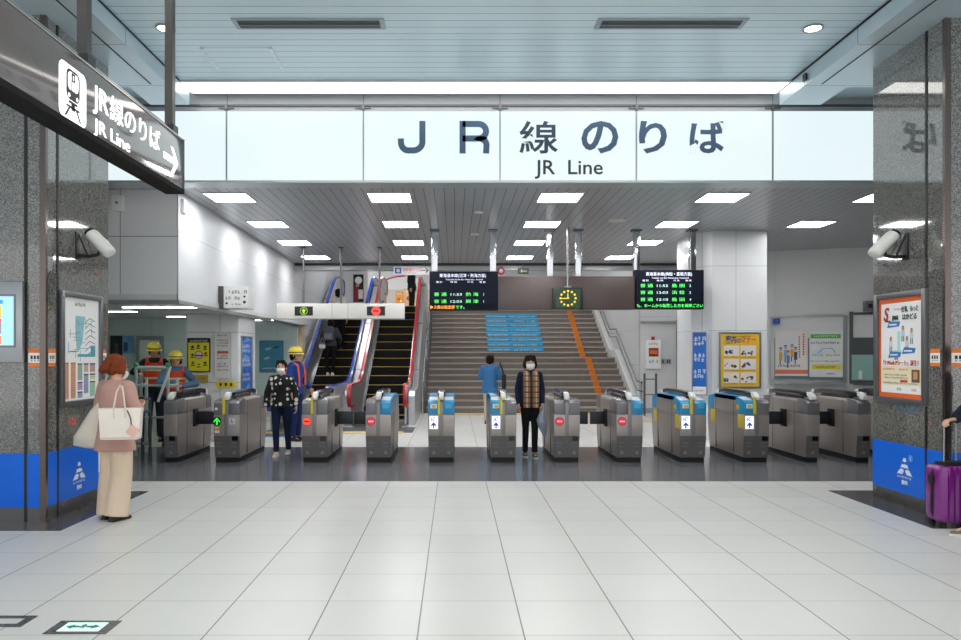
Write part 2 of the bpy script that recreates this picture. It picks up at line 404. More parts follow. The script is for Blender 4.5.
for x, y, r_ in ((XA(470, 14.2)+.1, 12.2, .07), (XA(470, 14)+.1, 14.4, .07), (XA(610, 13)+.1, 12.9, .14)):
    t = thing('ceiling_speaker', 'small round pale %s flush in the grey slatted ceiling' % ('speaker grille' if r_ > .1 else ('smoke detector' if y < 13 else 'smoke detector further back')), 'ceiling fitting', (x, y, HC))
    MB().cyl((0, 0), r_, -.02, 0, 20, None, r_).build('grille', M('#d9d7cf', .5), t)

# ------------------------------------------------------------------ walls
pan = grid_mat('white_wall_panels', '#d3d5d8', '#8f9194', [(2, 1.0, 1.36+.93, .010, .6)], rough=.45, metal=.0, spec=.2, tone=.015, noise=.8)
panF = grid_mat('grey_wall_panels', '#dededf', '#7c7e81', [(0, .82, -4.62, .014, .8), (2, .93, 2.38+.84-.93, .014, .8)], rough=.3, tone=.02, noise=.8)
plain = M('#e4e5e6', .35, var=.02, scale=1)
pale = grid_mat('pale_green_panels', '#c3d2cf', '#8c9a98', [(0, .9, 0, .01, .5), (2, .9, .1, .01, .5)], rough=.3, tone=.01)
EDGE = M('#9a9c9e', .3, .4)
ZF = 2.34
# upper left: frontal fascia and receding wall above the side passage
f = MB(); f.box(-10, -3.84, 10.56, 10.7, ZF, HC); struct('wall_left_front', f, panF)
f = MB(); f.prism([(-3.82, 10.56), (-4.0, 20.0), (-4.2, 20.0), (-4.1, 10.7), (-3.95, 10.7)], 2, ZF, HC); struct('wall_left', f, pan)
f = MB(); f.box(-10, -3.80, 10.53, 10.6, ZF-.05, ZF); f.prism([(-3.80, 10.55), (-3.98, 20.0), (-4.05, 20), (-3.87, 10.6)], 2, ZF-.05, ZF); struct('trim_10', f, EDGE)
f = MB(); f.box(-10, -3.84, 10.55, 20, ZF, ZF+.08); struct('ceiling_side_passage', f, M('#c8cbca', .4, var=.02))
# white pier
f = MB(); f.box(XA(185, 14.07), XA(240, 14.07)-.02, 14.07, 15.25, 0, ZF); struct('wall_pier_left', f, grid_mat('pier_panels', '#e3e4e5', '#85878a', [(0, .62, -4.32-.0, .012, .7), (2, .93, 2.0, .012, .7)], rough=.3, tone=.01), bevel=.04)
f = MB(); f.box(-12, -4.9, 15.9, 16.0, 0, ZF); struct('wall_office', f, pale)
f = MB(); f.box(-6.2, -4.0, 19.4, 19.55, 0, ZF); struct('wall_passage_end', f, pale)
f = MB(); f.box(-4.12, -3.92, 19.6, 20.0, 0, ZF+.02); struct('wall_beige_column', f, M('#c9b79a', .5))
f = MB(); f.box(-9, -8.8, 10.5, 16, 0, ZF); struct('wall_far_left', f, pale)
# wall behind the escalators
f = MB(); f.prism([(-4.0, 20.0), (-4.05, 27.5), (-4.25, 27.5), (-4.2, 20.0)], 2, 0, 6.2); struct('wall_left_back', f, pan)
# right: white column, wall beside the stairs, wall with windows
cx0, cx1 = XA(697, 14.05), XA(767, 14.05)
f = MB(); f.prism([(cx0, 14.4), (cx0+.28, 14.05), (cx1, 14.05), (cx1, 15.3), (cx0, 15.3)], 2, 0, HC)
struct('wall_column_right', f, grid_mat('column_panels', '#e8e9ea', '#9b9da0', [(0, .57, cx1-.57, .01, .6), (2, 1.19, 2.03+.0, .01, .6)], rough=.25, spec=.6, tone=.01))
f = MB(); f.box(5.05, 11, 20.8, 20.95, 0, HC); struct('wall_right_frontal', f, grid_mat('alarm_wall_panels', '#dddedf', '#96989b', [(0, 1.01, 5.05, .012, .6), (2, 2.93-.2, 2.62, .012, .6)], rough=.35, tone=.01))
f = MB(); f.box(5.05, 5.2, 20.95, 33, 0, 6.2); struct('wall_stairs_right', f, pan)
f = MB(); f.prism([(6.4, 16.95), (9.6, 15.85), (9.6, 16.0), (6.4, 17.1)], 2, 1.95, HC+.02); struct('wall_right', f, M('#eeeeed', .45, var=.02, scale=1))
f = MB(); f.prism([(5.85, 17.0), (7.0, 16.72), (7.0, 16.9), (5.85, 17.2)], 2, 0, HC); struct('wall_right_return', f, M('#eeeeed', .4, var=.02, scale=1))
f = MB(); f.box(11, 11.2, 9, 21, 0, HC); struct('wall_far_right', f, plain)
f = MB(); f.box(5.06, 6.9, 20.72, 20.8, 0, .14); struct('baseboard_right', f, M('#a9abad', .4))
# upper level behind
f = MB(); f.box(-4.3, 5.2, 33, 33.2, 3.14, 6.2); struct('wall_back', f, M('#dfe0e0', .5, var=.03, scale=1))
f = MB(); f.box(-4.3, 5.2, YE+.25, 33.2, 6.1, 6.2); struct('ceiling_upper_level', f, M('#d6d8d9', .5))
f = MB(); f.box(-4.3, 5.2, YE+.05, YE+.25, HC+.1, 6.2); struct('wall_over_gates', f, plain)
f = MB(); f.box(-.85, 5.05, 27.5, 33, 3.2, 3.36); f.box(-4.05, -.85, 24.9, 33, 3.0, 3.14); struct('floor_upper_level', f, M('#b7b5b0', .3))
f = MB(); f.box(-4.06, -3.1, 27.3, 27.45, 3.14, 6.1); struct('wall_upper_pier', f, plain)
f = MB(); f.box(-.9, -.78, 20.8, 27, 0, .02); struct('trim_11', f, STEELD)
for i, (x, y) in enumerate(((-2.5, 23.0), (1.0, 23.0), (3.6, 23.0), (-2.5, 28.5), (1.5, 28.5))):
    t = thing('ceiling_light', 'white light panel in the ceiling above the stairs to the upper level', 'ceiling light', (x, y, 6.1), 0, 'light panels over the stairwell')
    MB().box(-.6, .6, -.3, .3, -.02, 0).build('diffuser', E('#ffffff', UP_E), t); MB().box(-.63, .63, -.33, .33, -.012, 0).build('frame', EDGE, t)

# ================================================================== stone pillars
GR = granite('grey_granite', '#343430', '#7f7f79', .10, 110)
GRL = granite('pillar_granite', '#3d3d3a', '#8e8e88', .06, 120)
for g_ in (GR, GRL): g_.node_tree.nodes['Principled BSDF'].inputs['Coat Weight'].default_value = .8; g_.node_tree.nodes['Principled BSDF'].inputs['Coat Roughness'].default_value = .02; g_.node_tree.nodes['Principled BSDF'].inputs['Coat IOR'].default_value = 1.7
BAND = M('#0668df', .35, 0, .35)
KICK = M('#6d6c6a', .28, .8, var=.15)
SEAM = M('#17171a', .4)
BRZ = M('#6e6460', .2, .9)
def side(s):
    """s=-1 left pillar, +1 right pillar; returns x of hall face and sign"""
    return (-3.87, -1) if s < 0 else (4.68, 1)
for s_, nm in ((-1, 'left'), (1, 'right')):
    X, k = side(s_)
    Y0, Y1 = (7.44, 8.54) if s_ < 0 else (7.57, 8.54); FY = 7.22 if s_ < 0 else 7.28
    # plan outline: long hall face, granite chamfer, corner strip, front
    q = [(X, Y1), (X, FY), (X+6*k, FY), (X+6*k, Y1)]
    f = MB(); f.prism(q, 2, .0, HS); struct('wall_pillar_'+nm, f, GRL if 1 else GR)
    # blue band, kick plate (thin cladding following the outline)
    def clad(z0, z1, t, m, name):
        o = [(X, Y1+.0), (X, FY), (X+6*k, FY)]
        oo = [(X-t*k, Y1), (X-t*k, FY-t), (X+6*k, FY-t)]
        f = MB()
        for i in range(2): f.prism([o[i], o[i+1], oo[i+1], oo[i]], 2, z0, z1)
        return struct(name, f, m)
    clad(.138, .65, .006, BAND, 'trim_band_'+nm); clad(0, .138, .004, KICK, 'trim_kick_'+nm)
    # steel corner strip and dark seams
    f = MB(); f.prism([(X-.012*k, FY+.03), (X-.012*k, FY-.012), (X+.045*k, FY-.012), (X+.045*k, FY+.03)], 2, 0, HS); struct('trim_corner_'+nm, f, BRZ)
    f = MB(); f.box(min(X-.008*k, X+.01*k), max(X-.008*k, X+.01*k), Y0-.01, Y0+.02, 0, HS); struct('trim_seam_'+nm, f, SEAM)
    xs = X+.40*k if s_ > 0 else -4.03-.02
    f = MB(); f.box(xs-.014, xs+.014, FY-.008, FY+.005, 0, HS); struct('trim_front_seam_'+nm, f, SEAM)

OR = M('#ee7a1f', .5); PAPER = M('#f0f0ee', .55, var=.02); GREY = M('#7c8087', .5)
def small_notice(loc, rz, w, lab):
    t = thing('notice_sticker', lab, 'sticker', loc, rz, 'orange and white notices on the stone pillars')
    it = [(-w/2, w/2, -.085, .085, OR, 1), (-w/2, w/2, -.05, .045, PAPER, 2)]
    for j in range(3): it += [(-w/2+w*(.18+.24*j), -w/2+w*(.34+.24*j), -.015, .02, INK, 3), (-w/2+w*(.2+.24*j), -w/2+w*(.32+.24*j), -.035, -.025, GREY, 3)]
    panel_print(t, it)
small_notice((-3.965, 7.22, 1.555), 0, .125, 'orange and white notice beside the wall screen on the left pillar')
small_notice((-3.87, 7.345, 1.555), pi/2, .13, 'orange and white notice left of the framed map on the left pillar')
small_notice((-3.87, 8.43, 1.555), pi/2, .12, 'orange and white notice right of the framed map on the left pillar')
small_notice((4.68, 8.47, 1.555), -pi/2, .1, 'orange and white notice on the far edge of the right pillar')
small_notice((4.68, 7.44, 1.555), -pi/2, .15, 'orange and white notice on the right pillar beside the corner strip')
small_notice((4.82, 7.28, 1.555), 0, .17, 'orange and white notice on the front of the right pillar above the suitcase')

def emblem(loc, rz, lab, dot):
    t = thing('wall_emblem', lab, 'emblem', loc, rz)
    Wt = M('#e8f2fb', .4)
    it = [('p', [(-.035, .15), (-.02, .19), (.02, .19), (.035, .15), (.018, .155), (0, .145), (-.018, .155)], Wt, 1),
          ('p', [(-.045, .125), (-.015, .12), (0, .13), (.015, .12), (.045, .125), (.07, .085), (.03, .09), (.0, .085), (-.03, .09), (-.07, .085)], Wt, 1),
          ('p', [(-.08, .07), (-.03, .075), (-.012, .055), (-.035, .02), (-.135, .015)], Wt, 1), ('p', [(.08, .07), (.03, .075), (.012, .055), (.035, .02), (.135, .015)], Wt, 1)]
    if dot: it += [('d', .105, .2, .034, M('#7db6ea', .4), 1), ('d', .105, .2, .024, BAND, 2), (.1, .11, .182, .216, Wt, 3)]
    it += lines_of_marks(-.13, .13, -.022, .022, Wt, 1, 1, 3)
    panel_print(t, it, 'mark')
    text('静岡', .045, Wt, t, 0, -.085, -.001, 'CENTER', .01)
emblem((-3.861, 7.86, .29), pi/2, 'white mountain emblem on the blue band of the left pillar', False)
emblem((4.671, 7.93, .32), -pi/2, 'white mountain emblem with a small round mark on the blue band of the right pillar', True)

# wall screen (left pillar front)
FR = M('#a7a9ac', .3, .85, var=.08); FRD = M('#77797c', .3, .7)
t = thing('wall_screen', 'steel framed information screen set into the front of the left pillar', 'screen', (-4.70, 7.21, 1.51))
a = MB(); a.box(-.65, .65, -.05, .0, 0, .76); a.build('housing', FR, t, bevel=.008)
a = MB(); a.box(-.59, .59, -.054, -.05, .14, .64); a.build('screen_bezel', FRD, t)
SB = E('#9fcbe8', .75); it = [(-.57, .57, .16, .62, SB, 1), (.2, .455, .42, .53, E('#d3b53a', .8), 2), (.2, .455, .27, .38, E('#8e8a86', .7), 2), (.2, .455, .38, .41, E('#c8553a', .7), 2), (.2, .47, .55, .585, E('#2a8fd6', .8), 2), (.2, .455, .17, .25, E('#d08a4a', .7), 2)]
o = panel_print(t, it, 'display'); o.location = (0, -.054, 0)

# framed posters
def poster_frame(name, lab, cat, loc, rz, w, h, fw=.05, depth=.035, fm=None, inner=None, backing=None):
    t = thing(name, lab, cat, loc, rz)
    a = MB(); fm = fm or FR
    a.box(-w/2-fw, -w/2, -depth, 0, -fw, h+fw); a.box(w/2, w/2+fw, -depth, 0, -fw, h+fw); a.box(-w/2, w/2, -depth, 0, h, h+fw); a.box(-w/2, w/2, -depth, 0, -fw, 0)
    a.build('frame', fm, t, bevel=.004)
    MB().box(-w/2, w/2, -.012, 0, 0, h).build('sheet', backing or PAPER, t)
    return t
def on_sheet(t, items, name='print'): o = panel_print(t, items, name); o.location = (0, -.012, 0); return o
# left: transport map
wM, hM = .76, 1.04
t = poster_frame('map_poster', 'framed white route map over coloured timetable columns on the left pillar', 'poster', (-3.87, 7.90, 1.12), pi/2, wM, hM, .055, .04, FRD)
it = []; TE = M('#5fa9b8', .5); TE2 = M('#8cc3cc', .5)
it += lines_of_marks(-.13, .1, .96, .035, INK, 1, 1, 2)
r = random.Random(4)
it += [('p', [(-.12, .86), (.08, .86), (.02, .60), (-.05, .50), (-.10, .52)], TE2, 1)]
for k in range(26):
    x = r.uniform(-.28, .25); z = r.uniform(.47, .88); 
    if r.random() < .5: it.append((x, x+r.uniform(.06, .2), z, z+.006, TE if r.random() < .6 else GREY, 2))
    else: it.append((x, x+.007, z-r.uniform(.04, .13), z, TE if r.random() < .6 else GREY, 2))
for k in range(7):
    c0 = (.18, .85-.06*k); it.append(('p', [(c0[0]-.1, c0[1]-.05), (c0[0], c0[1]), (c0[0]+.12, c0[1]-.03), (c0[0]+.12, c0[1]-.038), (c0[0], c0[1]-.009), (c0[0]-.1, c0[1]-.058)], GREY, 2))
it.append((-.08, .3, .44, .47, TE, 2)); it.append((.2, .3, .46, .56, TE, 2))
cols = [(-.36, -.26, .02, .38, '#dca27c'), (-.22, -.12, .02, .38, '#d89e79'), (-.08, .02, .2, .37, '#a3b79d'), (-.08, .02, .1, .18, '#b59ac6'), (-.08, .02, .02, .08, '#9aa6c9'), (.05, .15, .28, .37, '#ccb29a'), (.05, .15, .06, .26, '#98a4c4'),
        (.18, .3, .28, .37, '#c79a9a'), (.18, .3, .2, .26, '#d7d79a'), (.18, .3, .02, .18, '#a3cdb4')]
for (x0, x1, z0, z1, c) in cols:
    it.append((x0, x1, z0, z1, M(c, .6), 1)); it.append((x0, x1, z1-.012, z1+.004, M({'#dca27c': '#d06a35', '#d89e79': '#d06a35', '#a3b79d': '#4d7a53', '#b59ac6': '#7c3f9e'}.get(c, '#5a4a60'), .6), 2))
    z = z1-.03
    while z > z0+.01: it.append((x0+.008, x1-.008, z, z+.004, GREY, 2)); z -= .02
on_sheet(t, it)
# right: orange bordered advert
wM, hM = .80, 1.05
t = poster_frame('advert_poster', 'framed advert with orange border and blue speech labels on the right pillar', 'poster', (4.68, 8.0, 1.13), -pi/2, wM, hM, .06, .04, FRD, backing=M('#e8682a', .5))
it = [(-.355, .355, .05, 1.0, PAPER, 1)]; BL = M('#2d78c4', .5); SK = M('#c9d4de', .5)
it += [(-.355, .355, .13, .33, M('#f1e3bd', .5), 2), (.2, .335, .17, .30, M('#6b4a33', .5), 3), (.23, .30, .2, .28, M('#c99b6b', .5), 4)]
for (x0, z0) in ((-.24, .74), (.03, .46), (-.22, .42)): it.append(('p', [(x0, z0), (x0+.22, z0+.01), (x0+.24, z0+.06), (x0+.04, z0+.07)], BL, 4)); it.append((x0+.04, x0+.18, z0+.025, z0+.04, PAPER, 5))
for (x, z) in ((-.17, .56), (.05, .67), (.2, .64), (.12, .56)):
    it += [('d', x, z+.055, .022, M('#c98f72', .5), 4), ('d', x, z+.068, .018, INK, 3), (x-.03, x+.03, z-.02, z+.035, SK, 4), (x-.025, x-.008, z-.08, z-.02, GREY, 3), (x+.005, x+.022, z-.08, z-.02, GREY, 3)]
it += [(-.05, .0, .5, .7, M('#a7dbe0', .5), 2), (-.12, .02, .48, .5, M('#a7dbe0', .5), 2)]
it += lines_of_marks(-.12, .03, .92, .022, GREY, 2, 1, 5)+lines_of_marks(-.3, .33, .145, .018, GREY, 3, 1, 6)+lines_of_marks(-.3, .15, .2, .018, GREY, 3, 1, 8)+lines_of_marks(-.3, .12, .23, .018, GREY, 3, 1, 9)
it += lines_of_marks(-.32, -.1, .29, .02, M('#cf4127', .5), 3, 1, 3)+lines_of_marks(-.02, .15, .29, .02, M('#cf4127', .5), 3, 1, 7)+[(.0, .13, .165, .19, M('#cf4127', .5), 3)]
it += lines_of_marks(-.06, .02, .08, .03, INK, 2, 1, 3)+lines_of_marks(.2, .3, .08, .03, M('#cf4127', .5), 2, 1, 3)
on_sheet(t, it)
text('S', .17, M('#b8242c', .5), t, -.30, .82, -.018, bold=.02, shear=.25)
text('仕事、もっと', .06, INK, t, .03, .90, -.018, width=.29); text('はかどる', .06, INK, t, .05, .82, -.018, width=.24)
text('静岡', .05, INK, t, -.14, .82, -.018)
text('S Work', .026, INK, t, -.27, .80, -.018)
text('「S Work Pシート」誕生！', .055, M('#d0452b', .5), t, -.30, .345, -.018, width=.62)
text('5/14', .035, GREY, t, -.1, .40, -.018)

# ================================================================== hanging JR line sign
X = -2.13
t = thing('hanging_sign', 'dark brown hanging sign with white train symbol and arrow to the JR line', 'sign', (X, 6.0, 2.85), pi/2)
SGN = M('#5a504c', .12, .1, .6, coat=.8)
L_ = 3.9
# local x runs along +Y; front faces +X
a = MB(); a.box(-L_, 0, 0, .13, .03, .42); a.build('body', SGN, t, bevel=.004)
MB().box(-L_-.01, .012, -.006, .14, -.005, .03).build('bottom_edge', M('#141210', .7, 0, .15), t)
MB().box(0, .012, -.006, .14, .03, .425).build('end_cap', M('#5b6a74', .2, .5), t)
MB().box(-L_, .0, -.004, .0, .413, .423).build('top_edge', M('#c9c8c6', .2, .8), t)
MB().box(-L_, .0, .05, .06, .47, .478).build('cable_rail', M('#b5b5b5', .2, .9), t)
LW = E('#ffffff', .75)
icx, ics = -1.735, .305   # icon centre along local x
rr = .045; hw = .1525
pts = []
for (cx_, cz_, a0) in ((hw-rr, .335-rr+.0, 0), (-hw+rr, .335-rr, 90), (-hw+rr, .03+rr, 180), (hw-rr, .03+rr, 270)):
    pts += [(icx+cx_+rr*cos(radians(a0+q*15)), cz_+rr*sin(radians(a0+q*15))) for q in range(7)]
it = [('p', pts, LW, 1)]
def rrect(x0, x1, z0, z1, r):
    p = []
    for (cx_, cz_, a0) in ((x1-r, z1-r, 0), (x0+r, z1-r, 90), (x0+r, z0+r, 180), (x1-r, z0+r, 270)): p += [(cx_+r*cos(radians(a0+q*18)), cz_+r*sin(radians(a0+q*18))) for q in range(6)]
    return p
D = M('#2b2524', .4)
it += [('p', rrect(icx-.075, icx+.075, .145, .315, .04), D, 2), ('p', rrect(icx-.058, icx+.058, .20, .30, .028), LW, 3), (icx-.022, icx+.022, .2, .298, D, 4), (icx-.012, icx+.012, .2, .25, LW, 5), (icx-.006, icx+.006, .26, .285, LW, 5),
       ('d', icx-.045, .168, .012, LW, 3), ('d', icx+.045, .168, .012, LW, 3), (icx-.05, icx+.05, .125, .14, D, 2), (icx-.075, icx+.075, .10, .112, D, 2),
       ('p', [(icx-.05, .10), (icx-.03, .10), (icx-.075, .045), (icx-.095, .045)], D, 2), ('p', [(icx+.05, .10), (icx+.03, .10), (icx+.075, .045), (icx+.095, .045)], D, 2), (icx-.02, icx+.02, .09, .13, D, 2)]
panel_print(t, it, 'train_symbol')
text('JR', .165, LW, t, -1.50, .20, -.002, bold=.006, width=.20); text('線のりば', .15, LW, t, -1.28, .20, -.002, bold=.0, width=.80)
text('JR Line', .10, LW, t, -1.49, .055, -.002, bold=.004, width=.5)
ax = -.265
panel_print(t, [('p', [(ax-.14, .225), (ax+.09, .225), (ax+.09, .175), (ax-.14, .175)], LW, 1), ('p', [(ax-.0, .30), (ax+.055, .30), (ax+.155, .20), (ax+.055, .10), (ax-.0, .10), (ax+.095, .20)], LW, 1)], 'arrow')
for ly in (-.105, -1.47, -3.0): 
    MB().box(ly-.03, ly+.03, .035, .095, .423, HU-2.85).build('hanger_post', M('#4e4b4a', .3, .6), t)
    MB().box(ly-.05, ly+.05, .02, .11, .43, .50).build('hanger_clamp', BLACK, t)

# ================================================================== security cameras
def camera(loc, rz, k, lab):
    t = thing('security_camera', lab, 'camera', loc, rz)
    MB().box(-.055, .055, -.012, 0, -.14, .14).build('wall_plate', BLACK, t, bevel=.004)
    a = MB(); a.tube([(0, -.01, -.10), (0, -.12, -.105), (k*.01, -.2, -.09), (k*.01, -.235, -.02)], .02); a.build('arm', BLACK, t, smooth=True)
    a = MB(); a.tube([(0, -.01, .12), (0, -.1, -.09)], .012); a.ball((k*.01, -.235, 0), .035); a.build('bracket', BLACK, t, smooth=True)
    # housing: from lens end (upper, near) to back end (lower, out)
    A = Vector((-k*.08, -.17, .12)); B = Vector((k*.02, -.33, -.08)); d = (B-A).normalized(); s_ = Vector((1, 0, 0)); u_ = s_.cross(d).normalized()
    a = MB(); R = []
    for p, q in ((A, .85), (A+d*.03, 1), (B-d*.03, 1), (B, .85)):
        R.append([p+s_*(cos(2*pi*j/20))*.078*q+u_*(sin(2*pi*j/20))*.066*q for j in range(20)])
    a.rings(R); a.build('housing', M('#dcdbd6', .4), t, smooth=True)
    a = MB(); a.rings([[p+s_*cos(2*pi*j/20)*q+u_*sin(2*pi*j/20)*q for j in range(20)] for p, q in ((A-d*.03, .048), (A+d*.004, .056))]); a.build('lens', M('#0b0b0e', .08), t)
    a = MB(); a.tube([A+Vector((0, .03, -.01)), A+Vector((.02*k, .03, -.12)), Vector((0, -.15, -.08))], .004); a.build('cable', BLACK, t)
camera((-3.87, 7.85, 2.70), pi/2, 1, 'white security camera on a black arm, fixed to the left pillar')
camera((4.68, 7.92, 2.70), -pi/2, -1, 'white security camera on a black arm, fixed to the right pillar')

# ================================================================== fascia fittings on the left
t = thing('wall_speaker', 'small white wall speaker high on the grey fascia panels', 'speaker', (XA(118.5, 10.56), 10.56, ZA(212, 10.56)))
MB().box(-.085, .085, -.06, 0, 0, .22).build('case', M('#e2e2e0', .45), t, bevel=.02); a = MB(); a.disc(0, .12, .02, -.064, -.058, 16); a.build('emblem', GREY, t)
t = thing('emergency_light', 'slim white wall fitting at the corner of the white side wall', 'wall fitting', (-3.83, 10.75, ZA(213, 10.7)), pi/2)
MB().box(-.07, .07, -.05, 0, 0, .20).build('case', M('#eceded', .4), t, bevel=.015)
t = thing('guide_sign', 'small white guide sign with dark end sticking out from the left wall', 'sign', (-3.875, 12.92, 2.345))
a = MB(); a.box(.0, .10, -.45, .0, 0, .36); a.build('side_panel', M('#4a4847', .35), t, bevel=.006)
a = MB(); a.box(.10, .50, -.43, -.02, 0, .36); a.build('body', M('#e9e9e7', .4), t, bevel=.006)
it = lines_of_marks(.13, .47, .24, .05, INK, 1, .8, 2)+lines_of_marks(.13, .40, .14, .05, INK, 1, .8, 4)+[('d', .15, .08, .02, INK, 1), ('d', .44, .10, .025, INK, 1), ('d', .44, .19, .018, INK, 1)]+lines_of_marks(.2, .4, .05, .03, INK, 1, .8, 8)
o = panel_print(t, it); o.location = (0, -.43, 0)
for kk, (px, py, w) in enumerate(((240, 315, .1), (278, 321, .12))):
    pass

# pier posters
Yp = 14.05
def wall_poster(name, lab, px0, px1, py0, py1, Y, items, bg, fw=.02, fm=None, cat='poster'):
    x0, x1, z0, z1 = XA(px0, Y), XA(px1, Y), ZA(py1, Y), ZA(py0, Y); w, h = x1-x0, z1-z0
    t = poster_frame(name, lab, cat, ((x0+x1)/2, Y, z0), 0, w, h, fw, .02, fm or FRD, backing=bg)
    on_sheet(t, items(w, h)) if items else None
    return t, w, h
YL = M('#d9cf24', .5)
def p_yellow(w, h):
    it = [(-w/2, w/2, h*.89, h, INKN, 2)]+lines_of_marks(-w*.42, w*.42, h*.92, h*.045, PAPER, 3, 1, 3)
    r = random.Random(3)
    for (x, z) in ((-.3, .75), (.3, .75), (-.3, .5), (.33, .55), (-.28, .25), (.3, .25), (0, .2), (-.02, .78)):
        it.append(('d', x*w, z*h, .075*w, M(r.choice(['#b7a81c', '#3d3a1c', '#8a8d2a', '#c2c04f', '#6e6a2c']), .5), 2)); it.append((x*w-.1*w, x*w+.1*w, z*h-.09*h, z*h-.06*h, INKN, 3))
        it.append(('p', [(x*w-.05*w, z*h), (x*w+.02*w, z*h+.04*h), (x*w+.07*w, z*h-.02*h)], INKN, 3))
    it += [('d', 0, .5*h, .2*w, INKN, 4), ('d', 0, .5*h, .17*w, M('#d8b7b0', .5), 5), ('d', .34*w, .56*h, .06*w, M('#c7332b', .5), 4), (-.17*w, .17*w, .46*h, .5*h, INKN, 6)]
    return it
wall_poster('warning_poster', 'yellow poster with black header on the white pier behind the helmeted workers', 188.5, 209.5, 339, 371, Yp, p_yellow, YL, .02, BLACK)
t, w, h = wall_poster('notice_sheet', 'tall pale notice with rows of text on the white pier', 215, 231, 333, 378, Yp, None, M('#d8d6d3', .6), .006, M('#c9c7c4', .5))
on_sheet(t, sum([lines_of_marks(-w*.35, w*.35, h*z, h*.035, INK if z != .55 else M('#c9524a', .5), 1, .9, int(z*100)) for z in (.93, .82, .76, .7, .48, .42, .3, .24, .16)], [])+[(-w*.35, w*.35, h*.54, h*.6, M('#c9524a', .5), 1)])
t, w, h = wall_poster('caution_sticker', 'yellow caution strip low on the white pier above the gate', 216, 236, 382, 387, Yp, None, M('#e4d22a', .5), .003, M('#e4d22a', .5), 'sticker')
on_sheet(t, [(-w*.32, -w*.2, h*.2, h*.8, INKN, 1), (-w*.06, w*.06, h*.2, h*.8, INKN, 1), (w*.2, w*.32, h*.2, h*.8, INKN, 1)])
t, w, h = wall_poster('yellow_plate', 'worn yellow plate on the pier below the yellow poster', 194, 208, 375, 382, Yp, None, M('#b39b2c', .5), .003, M('#b39b2c', .5), 'sticker')
on_sheet(t, lines_of_marks(-w*.4, w*.4, h*.35, h*.3, M('#7d6d22', .5), 1, 1, 3))
# blue banner on pier side (faces the hall)
def blue_banner(t, w, h, big=True):
    r = random.Random(5); it = []
    for k in range(9):
        it.append(('p', [(r.uniform(-.5, 0)*w, h*k/9), (r.uniform(.0, .5)*w, h*k/9+.05*h), (r.uniform(-.3, .3)*w, h*k/9+.13*h)], M(r.choice(['#3b7fd6', '#164fa8', '#6ea7e6']), .4), 1))
    for k in range(3):
        it += lines_of_marks(-w*.4, w*.35, h*(.25+.27*k), h*.07, M('#dce9f8', .5), 2, 1, k+1)+lines_of_marks(-w*.4, w*.4, h*(.17+.27*k), h*.06, M('#dce9f8', .5), 2, 1, k+9)
    on_sheet(t, it)
t = poster_frame('blue_banner', 'narrow blue banner on the side of the white pier', 'poster', (-3.97, 14.55, ZA(390, 14.4)), pi/2, .7, 1.0, .02, .03, FR, backing=M('#1f5fb8', .35)); blue_banner(t, .7, 1.0)
t, w, h = wall_poster('fish_poster', 'teal blue poster on the wall at the end of the side passage', 260, 283, 341, 372, 19.38, lambda w, h: sum([[('p', [(x*w, z*h), ((x+.25)*w, (z+.05)*h), ((x+.3)*w, z*h), ((x+.1)*w, (z-.06)*h)], M(c, .5), 1)] for x, z, c in ((-.3, .75, '#7fb2c4'), (0, .6, '#3d7391'), (-.35, .45, '#a3a6b0'), (-.1, .35, '#3f6f8c'), (.05, .8, '#274f6c'))], [])+lines_of_marks(-w*.4, w*.3, h*.1, h*.04, PAPER, 2, 1, 3), M('#3a7f98', .4), .012, M('#2f5f74', .4))
# office wall items
t, w, h = wall_poster('dark_window_poster', 'dark poster on the office wall behind the woman', 111, 122, 336, 357, 15.88, lambda w, h: [('d', 0, h*.55, w*.2, M('#5b5f5c', .5), 1), (-w*.25, w*.25, h*.1, h*.42, M('#4a4f4d', .5), 1)], M('#1d2120', .4), .01, BLACK)
t, w, h = wall_poster('police_poster', 'blue poster of a uniformed figure on the office wall', 123, 133, 336, 353, 15.88, lambda w, h: [('d', -w*.2, h*.75, w*.13, M('#c49a80', .5), 1), (-w*.38, 0, h*.1, h*.62, M('#1d3d7a', .5), 1)]+sum([lines_of_marks(w*.05, w*.45, h*z, h*.08, M('#c9423f', .5), 1, 1, int(z*9)) for z in (.8, .6, .4)], []), M('#5aa9d6', .4), .008, FR)
f = MB(); x0, x1 = XA(140, 15.88), XA(161, 15.88)
f.box(x0, x1, 15.86, 15.9, 0, ZA(338, 15.88)); f.box(x0+.08, x1-.08, 15.84, 15.86, .02, ZA(340, 15.88)); struct('door_1', f, M('#dfe5e3', .4))
f = MB(); f.box(x0-.05, x0, 15.8, 15.9, 0, ZA(336, 15.88)); f.box(x1, x1+.05, 15.8, 15.9, 0, ZA(336, 15.88)); f.box(x0, x1, 15.8, 15.9, ZA(340, 15.88), ZA(336, 15.88)); struct('trim_door_1', f, M('#8a9493', .4))
t = thing('ceiling_light', 'slim light strip in the low ceiling of the side passage', 'ceiling light', (-6.1, 13.2, ZF), 0, 'light strips in the passage ceiling'); MB().box(-.6, .6, -.05, .05, -.02, 0).build('diffuser', E('#f2fff8', 9.0), t); MB().box(-.62, .62, -.07, .07, -.01, 0).build('housing', FR, t)
dup(t, (-5.0, 14.9, ZF), None, 'slim light strip in the low passage ceiling, farther back beside the white pier'); dup(t, (-4.6, 12.0, ZF), None, 'slim light strip in the low passage ceiling, nearest the white side wall'); dup(t, (-7.0, 11.9, ZF), None, 'slim light strip in the low passage ceiling, at the front beside the left pillar'); dup(t, (-4.5, 16.4, ZF), None, 'slim light strip in the low passage ceiling, deepest in the passage')

